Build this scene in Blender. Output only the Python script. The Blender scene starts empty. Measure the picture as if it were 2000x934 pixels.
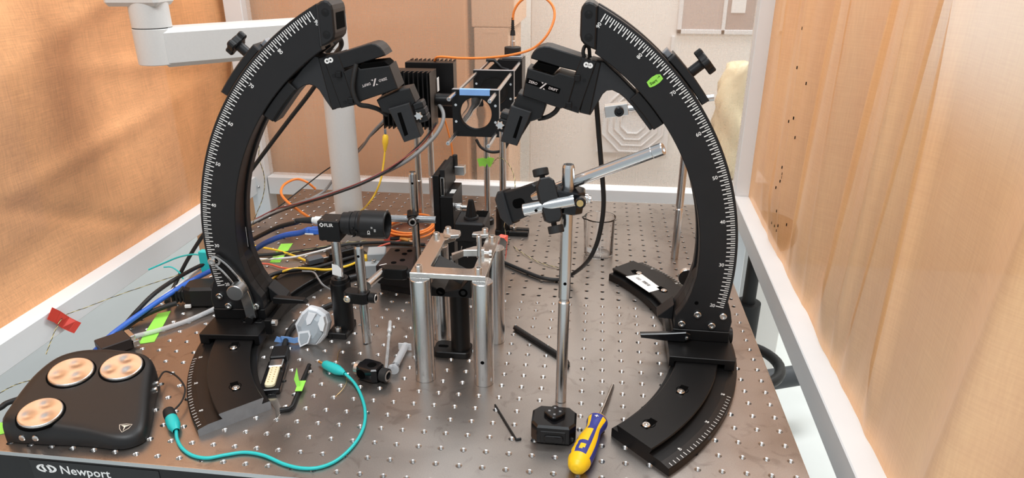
import bpy, math, random
from mathutils import Vector as V, Matrix
random.seed(7)
S = bpy.context.scene
COL = S.collection
# ------------------------------------------------------------------ camera
cd = bpy.data.cameras.new('camera'); cam = bpy.data.objects.new('camera', cd); COL.objects.link(cam)
cd.sensor_fit = 'HORIZONTAL'; cd.sensor_width = 36.0; cd.lens = 1337.716 / 2000 * 36
cd.clip_start = .01; cd.clip_end = 60
right, down, fwd = V((.99246, .12256, .0001)), V((.04730, -.38228, -.92283)), V((-.11306, .91591, -.38521))
cam.matrix_world = Matrix(((right.x, -down.x, -fwd.x, .1764), (right.y, -down.y, -fwd.y, -.5648), (right.z, -down.z, -fwd.z, .5004), (0, 0, 0, 1)))
S.camera = cam
# ------------------------------------------------------------------ world, lights, exposure
w = bpy.data.worlds.new('world'); S.world = w; w.use_nodes = True
bg = w.node_tree.nodes['Background']; bg.inputs[0].default_value = (.87, .94, 1, 1); bg.inputs[1].default_value = .62
def area(name, loc, target, sx, sy, power, color=(1, 1, 1)):
    l = bpy.data.lights.new(name, 'AREA'); l.shape = 'RECTANGLE'; l.size = sx; l.size_y = sy; l.energy = power; l.color = color
    o = bpy.data.objects.new(name, l); COL.objects.link(o); o.location = loc
    o.rotation_euler = (V(target) - V(loc)).to_track_quat('-Z', 'Y').to_euler()
    return o
area('ceiling_panel_light_front', (-.1, -.9, 1.9), (0, .2, 0), 1.2, .6, 30, (.95, .98, 1))
area('ceiling_panel_light_rear', (.35, .9, 1.9), (.1, .5, 0), 1.2, .6, 25, (.95, .98, 1))
area('ceiling_panel_light_room', (1.1, 1.6, 1.9), (.6, 2.2, .3), 1.0, .6, 42, (.98, .99, 1))
S.view_settings.view_transform = 'Standard'; S.view_settings.look = 'None'; S.view_settings.gamma = 1.0
S.view_settings.use_curve_mapping = False; S.view_settings.exposure = 0.0
# ------------------------------------------------------------------ materials
MATS = {}
def mat(name, col, rough=.5, metal=0.0, noise=0.0, nscale=40.0, stretch=(1, 1, 1), bump=0.0, bscale=None, trans=0.0, ior=1.45, alpha=1.0, coat=0.0, rnoise=0.0, emit=0.0, spec=.5):
    if name in MATS: return MATS[name]
    m = bpy.data.materials.new(name); m.use_nodes = True; nt = m.node_tree; b = nt.nodes['Principled BSDF']
    b.inputs['Base Color'].default_value = (*col, 1); b.inputs['Roughness'].default_value = rough; b.inputs['Metallic'].default_value = metal
    b.inputs['Transmission Weight'].default_value = trans; b.inputs['IOR'].default_value = ior; b.inputs['Alpha'].default_value = alpha
    b.inputs['Coat Weight'].default_value = coat; b.inputs['Specular IOR Level'].default_value = spec
    if emit: b.inputs['Emission Color'].default_value = (*col, 1); b.inputs['Emission Strength'].default_value = emit
    if noise or bump or rnoise:
        tc = nt.nodes.new('ShaderNodeTexCoord'); mp = nt.nodes.new('ShaderNodeMapping'); mp.inputs['Scale'].default_value = stretch
        nt.links.new(tc.outputs['Object'], mp.inputs[0])
        n = nt.nodes.new('ShaderNodeTexNoise'); n.inputs['Scale'].default_value = nscale; n.inputs['Detail'].default_value = 5
        nt.links.new(mp.outputs[0], n.inputs['Vector'])
        if noise:
            r = nt.nodes.new('ShaderNodeMixRGB'); r.inputs[1].default_value = (*[c * (1 - noise) for c in col], 1); r.inputs[2].default_value = (*[min(1, c * (1 + noise)) for c in col], 1)
            nt.links.new(n.outputs[0], r.inputs[0]); nt.links.new(r.outputs[0], b.inputs['Base Color'])
        if rnoise:
            q = nt.nodes.new('ShaderNodeMapRange'); q.inputs[1].default_value = .3; q.inputs[2].default_value = .7
            q.inputs[3].default_value = max(.02, rough - rnoise); q.inputs[4].default_value = min(1, rough + rnoise)
            nt.links.new(n.outputs[0], q.inputs[0]); nt.links.new(q.outputs[0], b.inputs['Roughness'])
        if bump:
            n2 = n
            if bscale:
                n2 = nt.nodes.new('ShaderNodeTexNoise'); n2.inputs['Scale'].default_value = bscale; nt.links.new(mp.outputs[0], n2.inputs['Vector'])
            bp = nt.nodes.new('ShaderNodeBump'); bp.inputs['Strength'].default_value = bump; bp.inputs['Distance'].default_value = .001
            nt.links.new(n2.outputs[0], bp.inputs['Height']); nt.links.new(bp.outputs[0], b.inputs['Normal'])
    MATS[name] = m; return m
anod = mat('black_anodised', (.006, .0058, .006), .38, 0, .25, 300, bump=.04, bscale=2500, spec=.35)
arcblk = mat('black_satin_plate', (.012, .012, .0128), .42, 0, .15, 60, bump=.03, bscale=3000, spec=.4)
blk = mat('black_plastic', (.009, .009, .0095), .45, 0, .2, 200, bump=.05, bscale=1500, spec=.4)
grblk = mat('charcoal_plastic', (.017, .0175, .019), .45, 0, .2, 200)
gloss = mat('glossy_black_plastic', (.006, .006, .007), .16)
rubber = mat('black_rubber', (.012, .012, .012), .62, 0, .2, 300)
dark = mat('dark_recess', (.002, .002, .002), .9, spec=.05)
steel = mat('brushed_steel', (.63, .64, .645), .25, 1, .08, 900, (1, 1, .012), rnoise=.04)
steelh = mat('brushed_steel_rod', (.61, .62, .625), .24, 1)
chrome = mat('polished_steel', (.75, .74, .72), .16, 1)
alu = mat('milled_aluminium', (.72, .71, .69), .3, 1, .06, 400, (1, 6, 1), rnoise=.03)
platem = mat('ground_steel_plate', (.64, .61, .57), .24, 1, .08, 300, (8, 1, 1), rnoise=.03)
rawal = mat('raw_grey_metal', (.36, .37, .39), .42, .75, .15, 120)
white = mat('white_paint', (.74, .755, .76), .42, 0, .03, 20)
whitecol = mat('white_powder_coat', (.60, .61, .60), .4, 0, .04, 300, bump=.04, bscale=900)
ink = mat('white_engraving', (.85, .85, .83), .6)
brass = mat('gold_brass', (.75, .52, .22), .3, 1)
green = mat('green_tape', (.30, .74, .09), .55, 0, .12, 90)
redt = mat('red_tape', (.62, .055, .035), .5, 0, .12, 90)
salmon = mat('coral_red_tape', (.86, .13, .09), .5, 0, .1, 90)
bluet = mat('blue_masking_tape', (.22, .42, .80), .6, 0, .1, 120)
whitet = mat('white_paper', (.82, .82, .8), .7, 0, .03, 60)
teal = mat('teal_plastic', (.02, .48, .47), .38, 0, .08, 200)
orange = mat('orange_cable_jacket', (.83, .24, .045), .42, 0, .08, 300)
bluec = mat('blue_cable_jacket', (.035, .13, .52), .42, 0, .1, 300)
yellow = mat('yellow_cable_jacket', (.85, .55, .04), .42, 0, .08, 300)
grey = mat('grey_cable_jacket', (.23, .23, .23), .5, 0, .1, 300)
redc = mat('red_cable_jacket', (.65, .12, .07), .45, 0, .1, 300)
whitec = mat('white_cable_jacket', (.72, .72, .7), .45)
clear = mat('clear_plastic', (.93, .95, .96), .12, 0, trans=.82, ior=1.35)
glass = mat('borosilicate_glass', (.98, .99, 1), .02, 0, trans=1, ior=1.45)
lens = mat('lens_glass', (1, 1, 1), .0, 0, trans=1, ior=1.15)
# ------------------------------------------------------------------ mesh builder
def nz(v): return V(v).normalized()
def perp(a):
    a = nz(a); t = V((0, 0, 1)) if abs(a.z) < .9 else V((1, 0, 0))
    x = t.cross(a).normalized(); return x, a.cross(x)
class Fr:                       # a local frame: F(a,b,h) -> world point
    def __init__(s, o, ex=(1, 0, 0), ey=(0, 1, 0), ez=None):
        s.o = V(o); s.x = nz(ex); s.y = V(ey); s.y = (s.y - s.x * s.y.dot(s.x)).normalized(); s.z = nz(ez) if ez else s.x.cross(s.y)
    def __call__(s, a, b, h=0): return s.o + s.x * a + s.y * b + s.z * h
def rotz(deg): 
    a = math.radians(deg); return (math.cos(a), math.sin(a), 0), (-math.sin(a), math.cos(a), 0)
class MB:
    def __init__(s): s.v = []; s.f = []; s.m = []; s.s = []
    def add(s, vs, fs, mi=0, sm=False):
        o = len(s.v); s.v += [V(p) for p in vs]
        for f in fs: s.f.append([i + o for i in f]); s.m.append(mi); s.s.append(sm)
        return s
    def box(s, F, a, b, h, ch=.0006, mi=0):     # chamfered box, ranges in frame F (or None)
        F = F or Fr((0, 0, 0)); a, b, h = sorted(a), sorted(b), sorted(h)
        c = min(ch, (a[1]-a[0])*.3, (b[1]-b[0])*.3, (h[1]-h[0])*.3); vs = []; idx = {}
        for i in (0, 1):
            for j in (0, 1):
                for k in (0, 1):
                    p = [a[i], b[j], h[k]]; sg = [c if q == 0 else -c for q in (i, j, k)]
                    for ax in range(3):
                        q = [p[t] + (0 if t == ax else sg[t]) for t in range(3)]
                        idx[i, j, k, ax] = len(vs); vs.append(F(*q))
        fs = []
        for i in (0, 1):
            fs += [[idx[i, 0, 0, 0], idx[i, 1, 0, 0], idx[i, 1, 1, 0], idx[i, 0, 1, 0]], [idx[0, i, 0, 1], idx[0, i, 1, 1], idx[1, i, 1, 1], idx[1, i, 0, 1]], [idx[0, 0, i, 2], idx[1, 0, i, 2], idx[1, 1, i, 2], idx[0, 1, i, 2]]]
        for i in (0, 1):
            for j in (0, 1):
                fs += [[idx[i, j, 0, 0], idx[i, j, 1, 0], idx[i, j, 1, 1], idx[i, j, 0, 1]], [idx[i, 0, j, 0], idx[i, 1, j, 0], idx[i, 1, j, 2], idx[i, 0, j, 2]], [idx[0, i, j, 1], idx[1, i, j, 1], idx[1, i, j, 2], idx[0, i, j, 2]]]
                for k in (0, 1): fs.append([idx[i, j, k, 0], idx[i, j, k, 1], idx[i, j, k, 2]])
        return s.add(vs, fs, mi)
    def cyl(s, p0, p1, r0, r1=None, n=24, mi=0, ch=.0004, caps=True):
        p0, p1 = V(p0), V(p1); L = (p1 - p0).length; r1 = r0 if r1 is None else r1; ch = min(ch, L * .3, r0 * .3 if r0 else 1)
        pr = [(r0 - ch, 0), (r0, ch), (r1, L - ch), (r1 - ch, L)] if ch else [(r0, 0), (r1, L)]
        if caps: pr = [(0, 0)] + pr + [(0, L)]
        return s.lathe(p0, p1 - p0, pr, n, mi)
    def lathe(s, o, ax, prof, n=24, mi=0, sm=False):
        o = V(o); ax = nz(ax); x, y = perp(ax)
        def ring(r, h): return [o + ax * h + (x * math.cos(2*math.pi*k/n) + y * math.sin(2*math.pi*k/n)) * r for k in range(n)]
        if sm:
            vs = []; fs = []
            for r, h in prof: vs += ring(max(r, 1e-6), h)
            for q in range(len(prof) - 1): fs += [[q*n+k, q*n+(k+1) % n, (q+1)*n+(k+1) % n, (q+1)*n+k] for k in range(n)]
            return s.add(vs, fs, mi, True)
        for (r, h), (r2, h2) in zip(prof, prof[1:]):
            if r < 1e-7 and r2 < 1e-7: continue
            if r < 1e-7: s.add(ring(r2, h2), [list(range(n))[::-1]], mi)
            elif r2 < 1e-7: s.add(ring(r, h), [list(range(n))], mi)
            else: s.add(ring(r, h) + ring(r2, h2), [[k, (k+1) % n, n+(k+1) % n, n+k] for k in range(n)], mi, True)
        return s
    def tube(s, pts, r, n=8, mi=0, caps=True):
        pts = [V(p) for p in pts]; N = len(pts); vs = []; t0 = None; x = None
        for i, p in enumerate(pts):
            t = (pts[min(i+1, N-1)] - pts[max(i-1, 0)]); t = t.normalized() if t.length > 1e-9 else V((0, 0, 1))
            if x is None: x, y = perp(t)
            else:
                x = (x - t * x.dot(t)); x = x.normalized() if x.length > 1e-6 else perp(t)[0]; y = t.cross(x)
            rr = r[i] if isinstance(r, (list, tuple)) else r
            vs += [p + (x * math.cos(2*math.pi*k/n) + y * math.sin(2*math.pi*k/n)) * rr for k in range(n)]
        fs = [[q*n+k, q*n+(k+1) % n, (q+1)*n+(k+1) % n, (q+1)*n+k] for q in range(N-1) for k in range(n)]
        s.add(vs, fs, mi, True)
        if caps: s.add(vs[:n], [list(range(n))[::-1]], mi); s.add(vs[-n:], [list(range(n))], mi)
        return s
    def prism(s, poly, F, h0, h1, ch=.0006, mi=0, smooth=False):
        n = len(poly); ar = sum(poly[i][0]*poly[(i+1) % n][1] - poly[(i+1) % n][0]*poly[i][1] for i in range(n))
        if ar < 0: poly = poly[::-1]
        ins = []
        for i in range(n):
            a, b, c = V(poly[i-1]), V(poly[i]), V(poly[(i+1) % n]); e1 = (b-a); e2 = (c-b)
            e1 = e1.normalized() if e1.length > 1e-9 else e2.normalized(); e2 = e2.normalized() if e2.length > 1e-9 else e1
            n1 = V((-e1.y, e1.x)); n2 = V((-e2.y, e2.x)); m = n1 + n2; m = m.normalized() if m.length > 1e-6 else n1
            k = max(.5, m.dot(n1)); ins.append(tuple(b + m * (ch / k)))
        if h0 > h1: h0, h1 = h1, h0
        L = [(ins, h0), (poly, h0+ch), (poly, h1-ch), (ins, h1)] if ch else [(poly, h0), (poly, h1)]
        rings = [[F(p[0], p[1], h) for p in q] for q, h in L]
        s.add(rings[0], [list(range(n))[::-1]], mi); s.add(rings[-1], [list(range(n))], mi)
        for r0, r1 in zip(rings, rings[1:]): s.add(r0 + r1, [[k, (k+1) % n, n+(k+1) % n, n+k] for k in range(n)], mi, smooth)
        return s
    def frame(s, outer, inner, F, h0, h1, mi=0):   # plate with a hole, loops of equal length
        n = len(outer); A = [F(p[0], p[1], h0) for p in outer]; B = [F(p[0], p[1], h1) for p in outer]; C = [F(p[0], p[1], h0) for p in inner]; D = [F(p[0], p[1], h1) for p in inner]
        for P, Q in ((A, C), (B, D), (A, B), (C, D)): s.add(P + Q, [[k, (k+1) % n, n+(k+1) % n, n+k] for k in range(n)], mi)
        return s
    def quad(s, *p, mi=0): return s.add(p, [list(range(len(p)))], mi)
    def ribbon(s, pts, wdir, wd, th, mi=0):        # thin strip along pts, width direction wdir
        pts = [V(p) for p in pts]; vs = []; N = len(pts)
        for i, p in enumerate(pts):
            t = (pts[min(i+1, N-1)] - pts[max(i-1, 0)]).normalized(); wv = V(wdir[i]) if isinstance(wdir, list) else V(wdir); wv = (wv - t * wv.dot(t)).normalized(); nn = t.cross(wv)
            for a, b in ((-1, -1), (1, -1), (1, 1), (-1, 1)): vs.append(p + wv * a * wd / 2 + nn * b * th / 2)
        fs = [[q*4+k, q*4+(k+1) % 4, q*4+4+(k+1) % 4, q*4+4+k] for q in range(N-1) for k in range(4)] + [[0, 1, 2, 3], [4*N-1, 4*N-2, 4*N-3, 4*N-4]]
        return s.add(vs, fs, mi)
    def text(s, body, F, size, mi=0, h=0, center=True):
        vs, fs = textmesh(body); 
        if not vs: return s
        x0 = min(v[0] for v in vs); x1 = max(v[0] for v in vs); y0 = min(v[1] for v in vs); y1 = max(v[1] for v in vs)
        cx, cy = ((x0+x1)/2, (y0+y1)/2) if center else (x0, y0)
        return s.add([F((v[0]-cx)*size, (v[1]-cy)*size, h) for v in vs], fs, mi)
    def build(s, name, mats, parent=None, kind=None, label=None):
        if not isinstance(mats, (list, tuple)): mats = [mats]
        r = parent
        if parent is None:
            xs = [v.x for v in s.v]; ys = [v.y for v in s.v]; o = V(((min(xs)+max(xs))/2, (min(ys)+max(ys))/2, min(v.z for v in s.v)))
        else:
            while r.parent: r = r.parent
            o = V(r.location) if r is not parent or r.type == 'EMPTY' else V(r.location)
        me = bpy.data.meshes.new(name); me.from_pydata([tuple(v - o) for v in s.v], [], s.f)
        for m in mats: me.materials.append(m)
        me.polygons.foreach_set('material_index', s.m); me.polygons.foreach_set('use_smooth', s.s); me.update()
        ob = bpy.data.objects.new(name, me); COL.objects.link(ob)
        if parent is None: ob.location = o
        else: ob.parent = parent
        if kind: ob['kind'] = kind
        if label: ob['label'] = label
        return ob
_TC = {}
def textmesh(body):
    if body not in _TC:
        c = bpy.data.curves.new('t', 'FONT'); c.body = body; c.resolution_u = 2; c.offset = .012; o = bpy.data.objects.new('t', c); COL.objects.link(o)
        me = bpy.data.meshes.new_from_object(o.evaluated_get(bpy.context.evaluated_depsgraph_get()))
        _TC[body] = ([tuple(v.co) for v in me.vertices], [list(p.vertices) for p in me.polygons])
        bpy.data.objects.remove(o); bpy.data.curves.remove(c); bpy.data.meshes.remove(me)
    return _TC[body]
def thing(name, loc, label, cat, group=None):
    o = bpy.data.objects.new(name, None); COL.objects.link(o); o.location = loc; o.empty_display_size = .02
    return tag(o, label, cat, group)
def tag(o, label, cat, group=None):
    o['label'] = label; o['category'] = cat
    if group: o['group'] = group
    return o
def struct(o, label=None, cat=None):
    o['kind'] = 'structure'
    if label: o['label'] = label
    if cat: o['category'] = cat
    return o
def spline(pts, n=8):
    P = [V(p) for p in pts]; P = [P[0]*2 - P[1]] + P + [P[-1]*2 - P[-2]]; out = []
    for i in range(1, len(P) - 2):
        a, b, c, d = P[i-1:i+3]
        for k in range(n):
            t = k / n; out.append(.5 * ((2*b) + (c-a)*t + (2*a-5*b+4*c-d)*t*t + (3*b-a-3*c+d)*t**3))
    out.append(P[-2]); return out
def circ(r, n=32, cx=0, cy=0, a0=0, a1=360): return [(cx + r*math.cos(math.radians(a0+(a1-a0)*k/n)), cy + r*math.sin(math.radians(a0+(a1-a0)*k/n))) for k in range(n if a1-a0 == 360 else n+1)]
def rrect(x0, x1, y0, y1, r, n=4):
    out = []
    for cx, cy, a in ((x1-r, y1-r, 0), (x0+r, y1-r, 90), (x0+r, y0+r, 180), (x1-r, y0+r, 270)):
        out += [(cx + r*math.cos(math.radians(a+90*k/n)), cy + r*math.sin(math.radians(a+90*k/n))) for k in range(n+1)]
    return out
def sqloop(h, n=32):             # points on a square matching circ(): same angles
    out = []
    for k in range(n):
        c, q = math.cos(2*math.pi*k/n), math.sin(2*math.pi*k/n); m = h / max(abs(c), abs(q)); out.append((c*m, q*m))
    return out
def cap_screw(parent, p, ax, r=.0035, h=.004, m=None, name='cap_screw'):
    return MB().lathe(p, ax, [(r, 0), (r, h*.85), (r*.88, h), (r*.55, h), (r*.5, h*.4), (0, h*.4)], 16).build(name, m or chrome, parent)
def recalc(ob):
    import bmesh
    b = bmesh.new(); b.from_mesh(ob.data); bmesh.ops.remove_doubles(b, verts=b.verts, dist=2e-6); bmesh.ops.recalc_face_normals(b, faces=b.faces); b.to_mesh(ob.data); b.free(); return ob
def cable(name, label, pts, r, m, cat='cable', n=8, group=None, parent=None):
    o = MB().tube(spline(pts), r, n).build(name, m, parent)
    if parent is None: tag(o, label, cat, group)
    return o
# ------------------------------------------------------------------ copper mesh cloth
def mesh_mat(name, col, see, streak=.22, rough=.5, mask=0):   # mask: extra openness where the cloth is a single layer (upper front corner)
    m = bpy.data.materials.new(name); m.use_nodes = True; nt = m.node_tree; N = nt.nodes; L = nt.links; b = N['Principled BSDF']
    b.inputs['Roughness'].default_value = rough; b.inputs['Metallic'].default_value = .35
    tc = N.new('ShaderNodeTexCoord'); fac = None
    for sc, wgt in (((25, 25, 700), .5), ((500, 500, 20), .5), ((9, 9, 5), 1.0)):
        mp = N.new('ShaderNodeMapping'); mp.inputs['Scale'].default_value = sc; L.new(tc.outputs['Object'], mp.inputs[0])
        n = N.new('ShaderNodeTexNoise'); n.inputs['Scale'].default_value = 1; n.inputs['Detail'].default_value = 4; L.new(mp.outputs[0], n.inputs['Vector'])
        if fac is None: fac = n.outputs[0]
        else:
            a = N.new('ShaderNodeMix'); a.data_type = 'FLOAT'; a.inputs[0].default_value = .5 if wgt < 1 else .42; L.new(fac, a.inputs[2]); L.new(n.outputs[0], a.inputs[3]); fac = a.outputs[0]
    r = N.new('ShaderNodeValToRGB'); r.color_ramp.elements[0].position = .36; r.color_ramp.elements[1].position = .64
    r.color_ramp.elements[0].color = (*[c * (1 - streak) for c in col], 1); r.color_ramp.elements[1].color = (*[min(1, c * (1 + streak)) for c in col], 1)
    L.new(fac, r.inputs[0]); L.new(r.outputs[0], b.inputs['Base Color'])
    t = N.new('ShaderNodeBsdfTransparent'); mx = N.new('ShaderNodeMixShader'); mx.inputs[0].default_value = see
    L.new(b.outputs[0], mx.inputs[1]); L.new(t.outputs[0], mx.inputs[2]); L.new(mx.outputs[0], N['Material Output'].inputs[0])
    if mask:
        sx = N.new('ShaderNodeSeparateXYZ'); L.new(tc.outputs['Object'], sx.inputs[0]); fs = []
        for o_, lo_, hi_ in ((2, .33, .46), (1, -.14, -.28)):
            q = N.new('ShaderNodeMapRange'); q.interpolation_type = 'SMOOTHSTEP'; q.inputs[1].default_value = lo_; q.inputs[2].default_value = hi_; L.new(sx.outputs[o_], q.inputs[0]); fs.append(q.outputs[0])
        mu = N.new('ShaderNodeMath'); mu.operation = 'MULTIPLY'; L.new(fs[0], mu.inputs[0]); L.new(fs[1], mu.inputs[1])
        ma = N.new('ShaderNodeMath'); ma.operation = 'MULTIPLY_ADD'; ma.inputs[1].default_value = mask; ma.inputs[2].default_value = see; L.new(mu.outputs[0], ma.inputs[0]); L.new(ma.outputs[0], mx.inputs[0])
    return m
cu_left = mesh_mat('copper_mesh_dense', (.84, .43, .195), .06)
cu_back = mesh_mat('copper_mesh_open', (.82, .64, .49), .66, .05)
cu_right = mesh_mat('copper_mesh', (.99, .535, .245), .10, .12, mask=.42)
def sheet(name, o, ex, la, lb, nu, nv, disp, m, nrm):
    o = V(o); ex = V(ex); nrm = nz(nrm); vs = []; 
    for j in range(nv + 1):
        for i in range(nu + 1):
            a, b = la * i / nu, lb * j / nv; vs.append(o + ex * a + V((0, 0, b)) + nrm * disp(a, b))
    fs = [[j*(nu+1)+i, j*(nu+1)+i+1, (j+1)*(nu+1)+i+1, (j+1)*(nu+1)+i] for j in range(nv) for i in range(nu)]
    return MB().add(vs, fs, 0, True).build(name, m)
def g(x, c, wd): return math.exp(-((x - c) / wd) ** 2)
rnd = random.Random(3)
ripl = [(rnd.uniform(2, 16), rnd.uniform(-7, 7), rnd.uniform(0, 6.3), rnd.uniform(.0004, .0016)) for _ in range(14)]
crease_l = [(.35, .1, .5, .012), (.62, .33, .35, .010), (1.0, .05, .2, .014), (1.3, .2, .12, .01), (.8, .5, -.15, .012), (1.5, .45, .3, .012), (1.25, .1, -.5, .008), (1.6, .3, -.1, .009)]
def d_left(a, b):
    z = sum(A * math.sin(fx*a*1.0 + fz*b*2.2 + p) for fx, fz, p, A in ripl) * 1.9
    for k, (ca, cb, sl, wd) in enumerate(crease_l): z += .0065 * (1 if k % 2 else -1) * g((b - cb) - sl * (a - ca), 0, wd * 1.6) * g(a, ca, .28)
    return z * min(1, b / .04)
sheet('wall_left', (-.6528, -.25, -.002), (-.008, 1, 0), 1.20, 1.0, 110, 90, lambda a, b: d_left(a + .6, b), cu_left, (1, 0, 0))
folds = [(rnd.uniform(.05, 1.75), rnd.uniform(.008, .04), rnd.uniform(-.9, 1) * .019, rnd.uniform(-.14, .05)) for _ in range(46)]
def d_right(a, b):
    z = sum(A * math.sin(fx*a*.9 + p) for fx, fz, p, A in ripl) * .8
    for c, wd, A, sl in folds: z += A * g(a - sl * b, c, wd)
    z += .016 / (1 + math.exp(-(a - .02 * b - 1.125) * 170)) - .014 / (1 + math.exp(-(a + .10 * b - 1.185) * 90))
    return z * (.04 + .96 * min(1, b / .10) ** .8)
sheet('wall_right', (.4813, -.25, -.004), (.0335, 1, 0), 1.20, 1.0, 300, 40, lambda a, b: d_right(a + .6, b), cu_right, (-1, .03, 0))
sheet('wall_back', (-.62, .951, -.004), (1, 0, 0), 1.15, 1.0, 90, 60, lambda a, b: .0016 * math.sin(9*a + 2*b) + .0012 * math.sin(23*a - 3*b) + .003 * g(a, .12, .012) + .002 * g(b - .1*a, .33, .02) * g(a, .3, .12), cu_back, (0, -1, 0))
for o, lb in ((bpy.data.objects['wall_left'], 'wrinkled copper mesh cloth stretched along the left of the cage'), (bpy.data.objects['wall_right'], 'copper mesh cloth with vertical folds on the right of the cage'), (bpy.data.objects['wall_back'], 'see-through copper mesh cloth across the back of the cage')):
    struct(o, lb, 'mesh wall')
# tiny snags pulled in the right mesh
sn = MB()
for y_, z_ in [(.62, .42), (.60, .43), (.56, .42), (.62, .36), (.61, .30), (.58, .28), (.60, .22), (.62, .21), (.59, .19), (.62, .13), (.615, .12), (.62, .105), (.61, .115), (.63, .09), (.62, .05), (.6, .03), (.625, .02), (.615, .015), (.58, .04), (.64, .02)]:
    x_ = .4612 + .0335 * (y_ + .85) - d_right(y_ + .85, z_ + .03)
    sn.box(Fr((x_, y_, z_ + .03)), (-.0010, .0004), (-.0009, .0009), (-.0024, .0024), .0001)
struct(sn.build('trim_1', dark), 'dark snags and pinholes scattered down the right copper mesh', 'snags')
# ------------------------------------------------------------------ white cage frame
def bar(name, F, a, b, h, label, m=white):
    return struct(MB().box(F, a, b, h, .0015).build(name, m), label, 'cage frame')
FL = Fr((-.622, 0, 0), (-.01, 1, 0), (-1, -.01, 0), (0, 0, 1)); FRr = Fr((.4587, 0, 0), (.0335, 1, 0), (1, -.0335, 0), (0, 0, 1))
bar('trim_2', FL, (-.27, .95), (0, .04), (-.040, .003), 'white bottom rail of the cage along its left side')
bar('trim_3', FRr, (-.27, .925), (0, .04), (-.040, .003), 'white bottom rail of the cage along its right side')
bar('trim_4', None, (-.602, .492), (.93, .97), (-.040, .004), 'white bottom rail across the back of the cage')
bar('trim_5', None, (-.646, -.604), (.928, .97), (-.80, 1.0), 'white corner post at the back left of the cage')
bar('trim_6', None, (.491, .531), (.925, .965), (-.80, 1.0), 'white corner post at the back right of the cage')
o_ = MB().lathe((-0.6261,0.927,-0.0218), (0, -1, 0), [(.0035, -.002), (.0035, .0015), (.002, .0028), (0, .003)], 14).build('trim_7', steelh); struct(o_, 'small steel bolt head on the back left cage corner', 'bolt')
# ------------------------------------------------------------------ room
floorm = mat('grey_green_floor', (.68, .71, .69), .35, 0, .06, 6)
wallm = mat('cream_room_wall', (.80, .76, .70), .7, 0, .02, 3)
struct(MB().box(None, (-2.6, 2.4), (-2.6, 2.6), (-.86, -.80), .001).build('floor', floorm), 'pale grey room floor below the table', 'floor')
struct(MB().box(None, (-2.6, 2.4), (2.4, 2.5), (-.80, 1.6), .001).build('wall_rear', wallm), 'cream wall of the room behind the cage', 'wall')
struct(MB().box(None, (2.3, 2.4), (-1.4, 2.4), (-.80, 1.6), .001).build('wall_far_right', wallm), 'cream wall of the room right of the cage', 'wall')
# ------------------------------------------------------------------ optical table
def table_mat():
    m = bpy.data.materials.new('stainless_table_top'); m.use_nodes = True; nt = m.node_tree; N = nt.nodes; L = nt.links; b = N['Principled BSDF']
    b.inputs['Metallic'].default_value = .92
    tc = N.new('ShaderNodeTexCoord')
    def nse(sc, det, dist=0): 
        n = N.new('ShaderNodeTexNoise'); n.inputs['Scale'].default_value = sc; n.inputs['Detail'].default_value = det; n.inputs['Distortion'].default_value = dist; L.new(tc.outputs['Object'], n.inputs['Vector']); return n.outputs[0]
    big, mid, fine = nse(7, 4, .6), nse(38, 5, 1.2), nse(900, 3)
    r = N.new('ShaderNodeValToRGB'); e = r.color_ramp.elements; e[0].position = .33; e[0].color = (.315, .285, .262, 1); e[1].position = .62; e[1].color = (.405, .367, .338, 1)
    L.new(big, r.inputs[0])
    st = N.new('ShaderNodeValToRGB'); q = st.color_ramp.elements; q[0].position = .30; q[0].color = (.62, .60, .58, 1); q[1].position = .42; q[1].color = (1, 1, 1, 1)
    L.new(mid, st.inputs[0]); mu = N.new('ShaderNodeMixRGB'); mu.blend_type = 'MULTIPLY'; mu.inputs[0].default_value = .55; L.new(r.outputs[0], mu.inputs[1]); L.new(st.outputs[0], mu.inputs[2])
    gr = N.new('ShaderNodeMixRGB'); gr.blend_type = 'OVERLAY'; gr.inputs[0].default_value = .22; L.new(mu.outputs[0], gr.inputs[1]); L.new(fine, gr.inputs[2]); L.new(gr.outputs[0], b.inputs['Base Color'])
    ro = N.new('ShaderNodeMapRange'); ro.inputs[1].default_value = .3; ro.inputs[2].default_value = .7; ro.inputs[3].default_value = .25; ro.inputs[4].default_value = .38; L.new(big, ro.inputs[0]); L.new(ro.outputs[0], b.inputs['Roughness'])
    bp = N.new('ShaderNodeBump'); bp.inputs['Strength'].default_value = .12; bp.inputs['Distance'].default_value = .0004; L.new(fine, bp.inputs['Height']); L.new(bp.outputs[0], b.inputs['Normal'])
    return m
tabm = table_mat(); thr = mat('hole_thread_steel', (.52, .51, .5), .3, 1)
tbl = thing('optical_table', (-.0375, .4125, -.06), 'square steel optical table top drilled with a grid of threaded holes', 'table')
vs, fs, ms, ss = [], [], [], []
CUT = MB()
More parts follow.
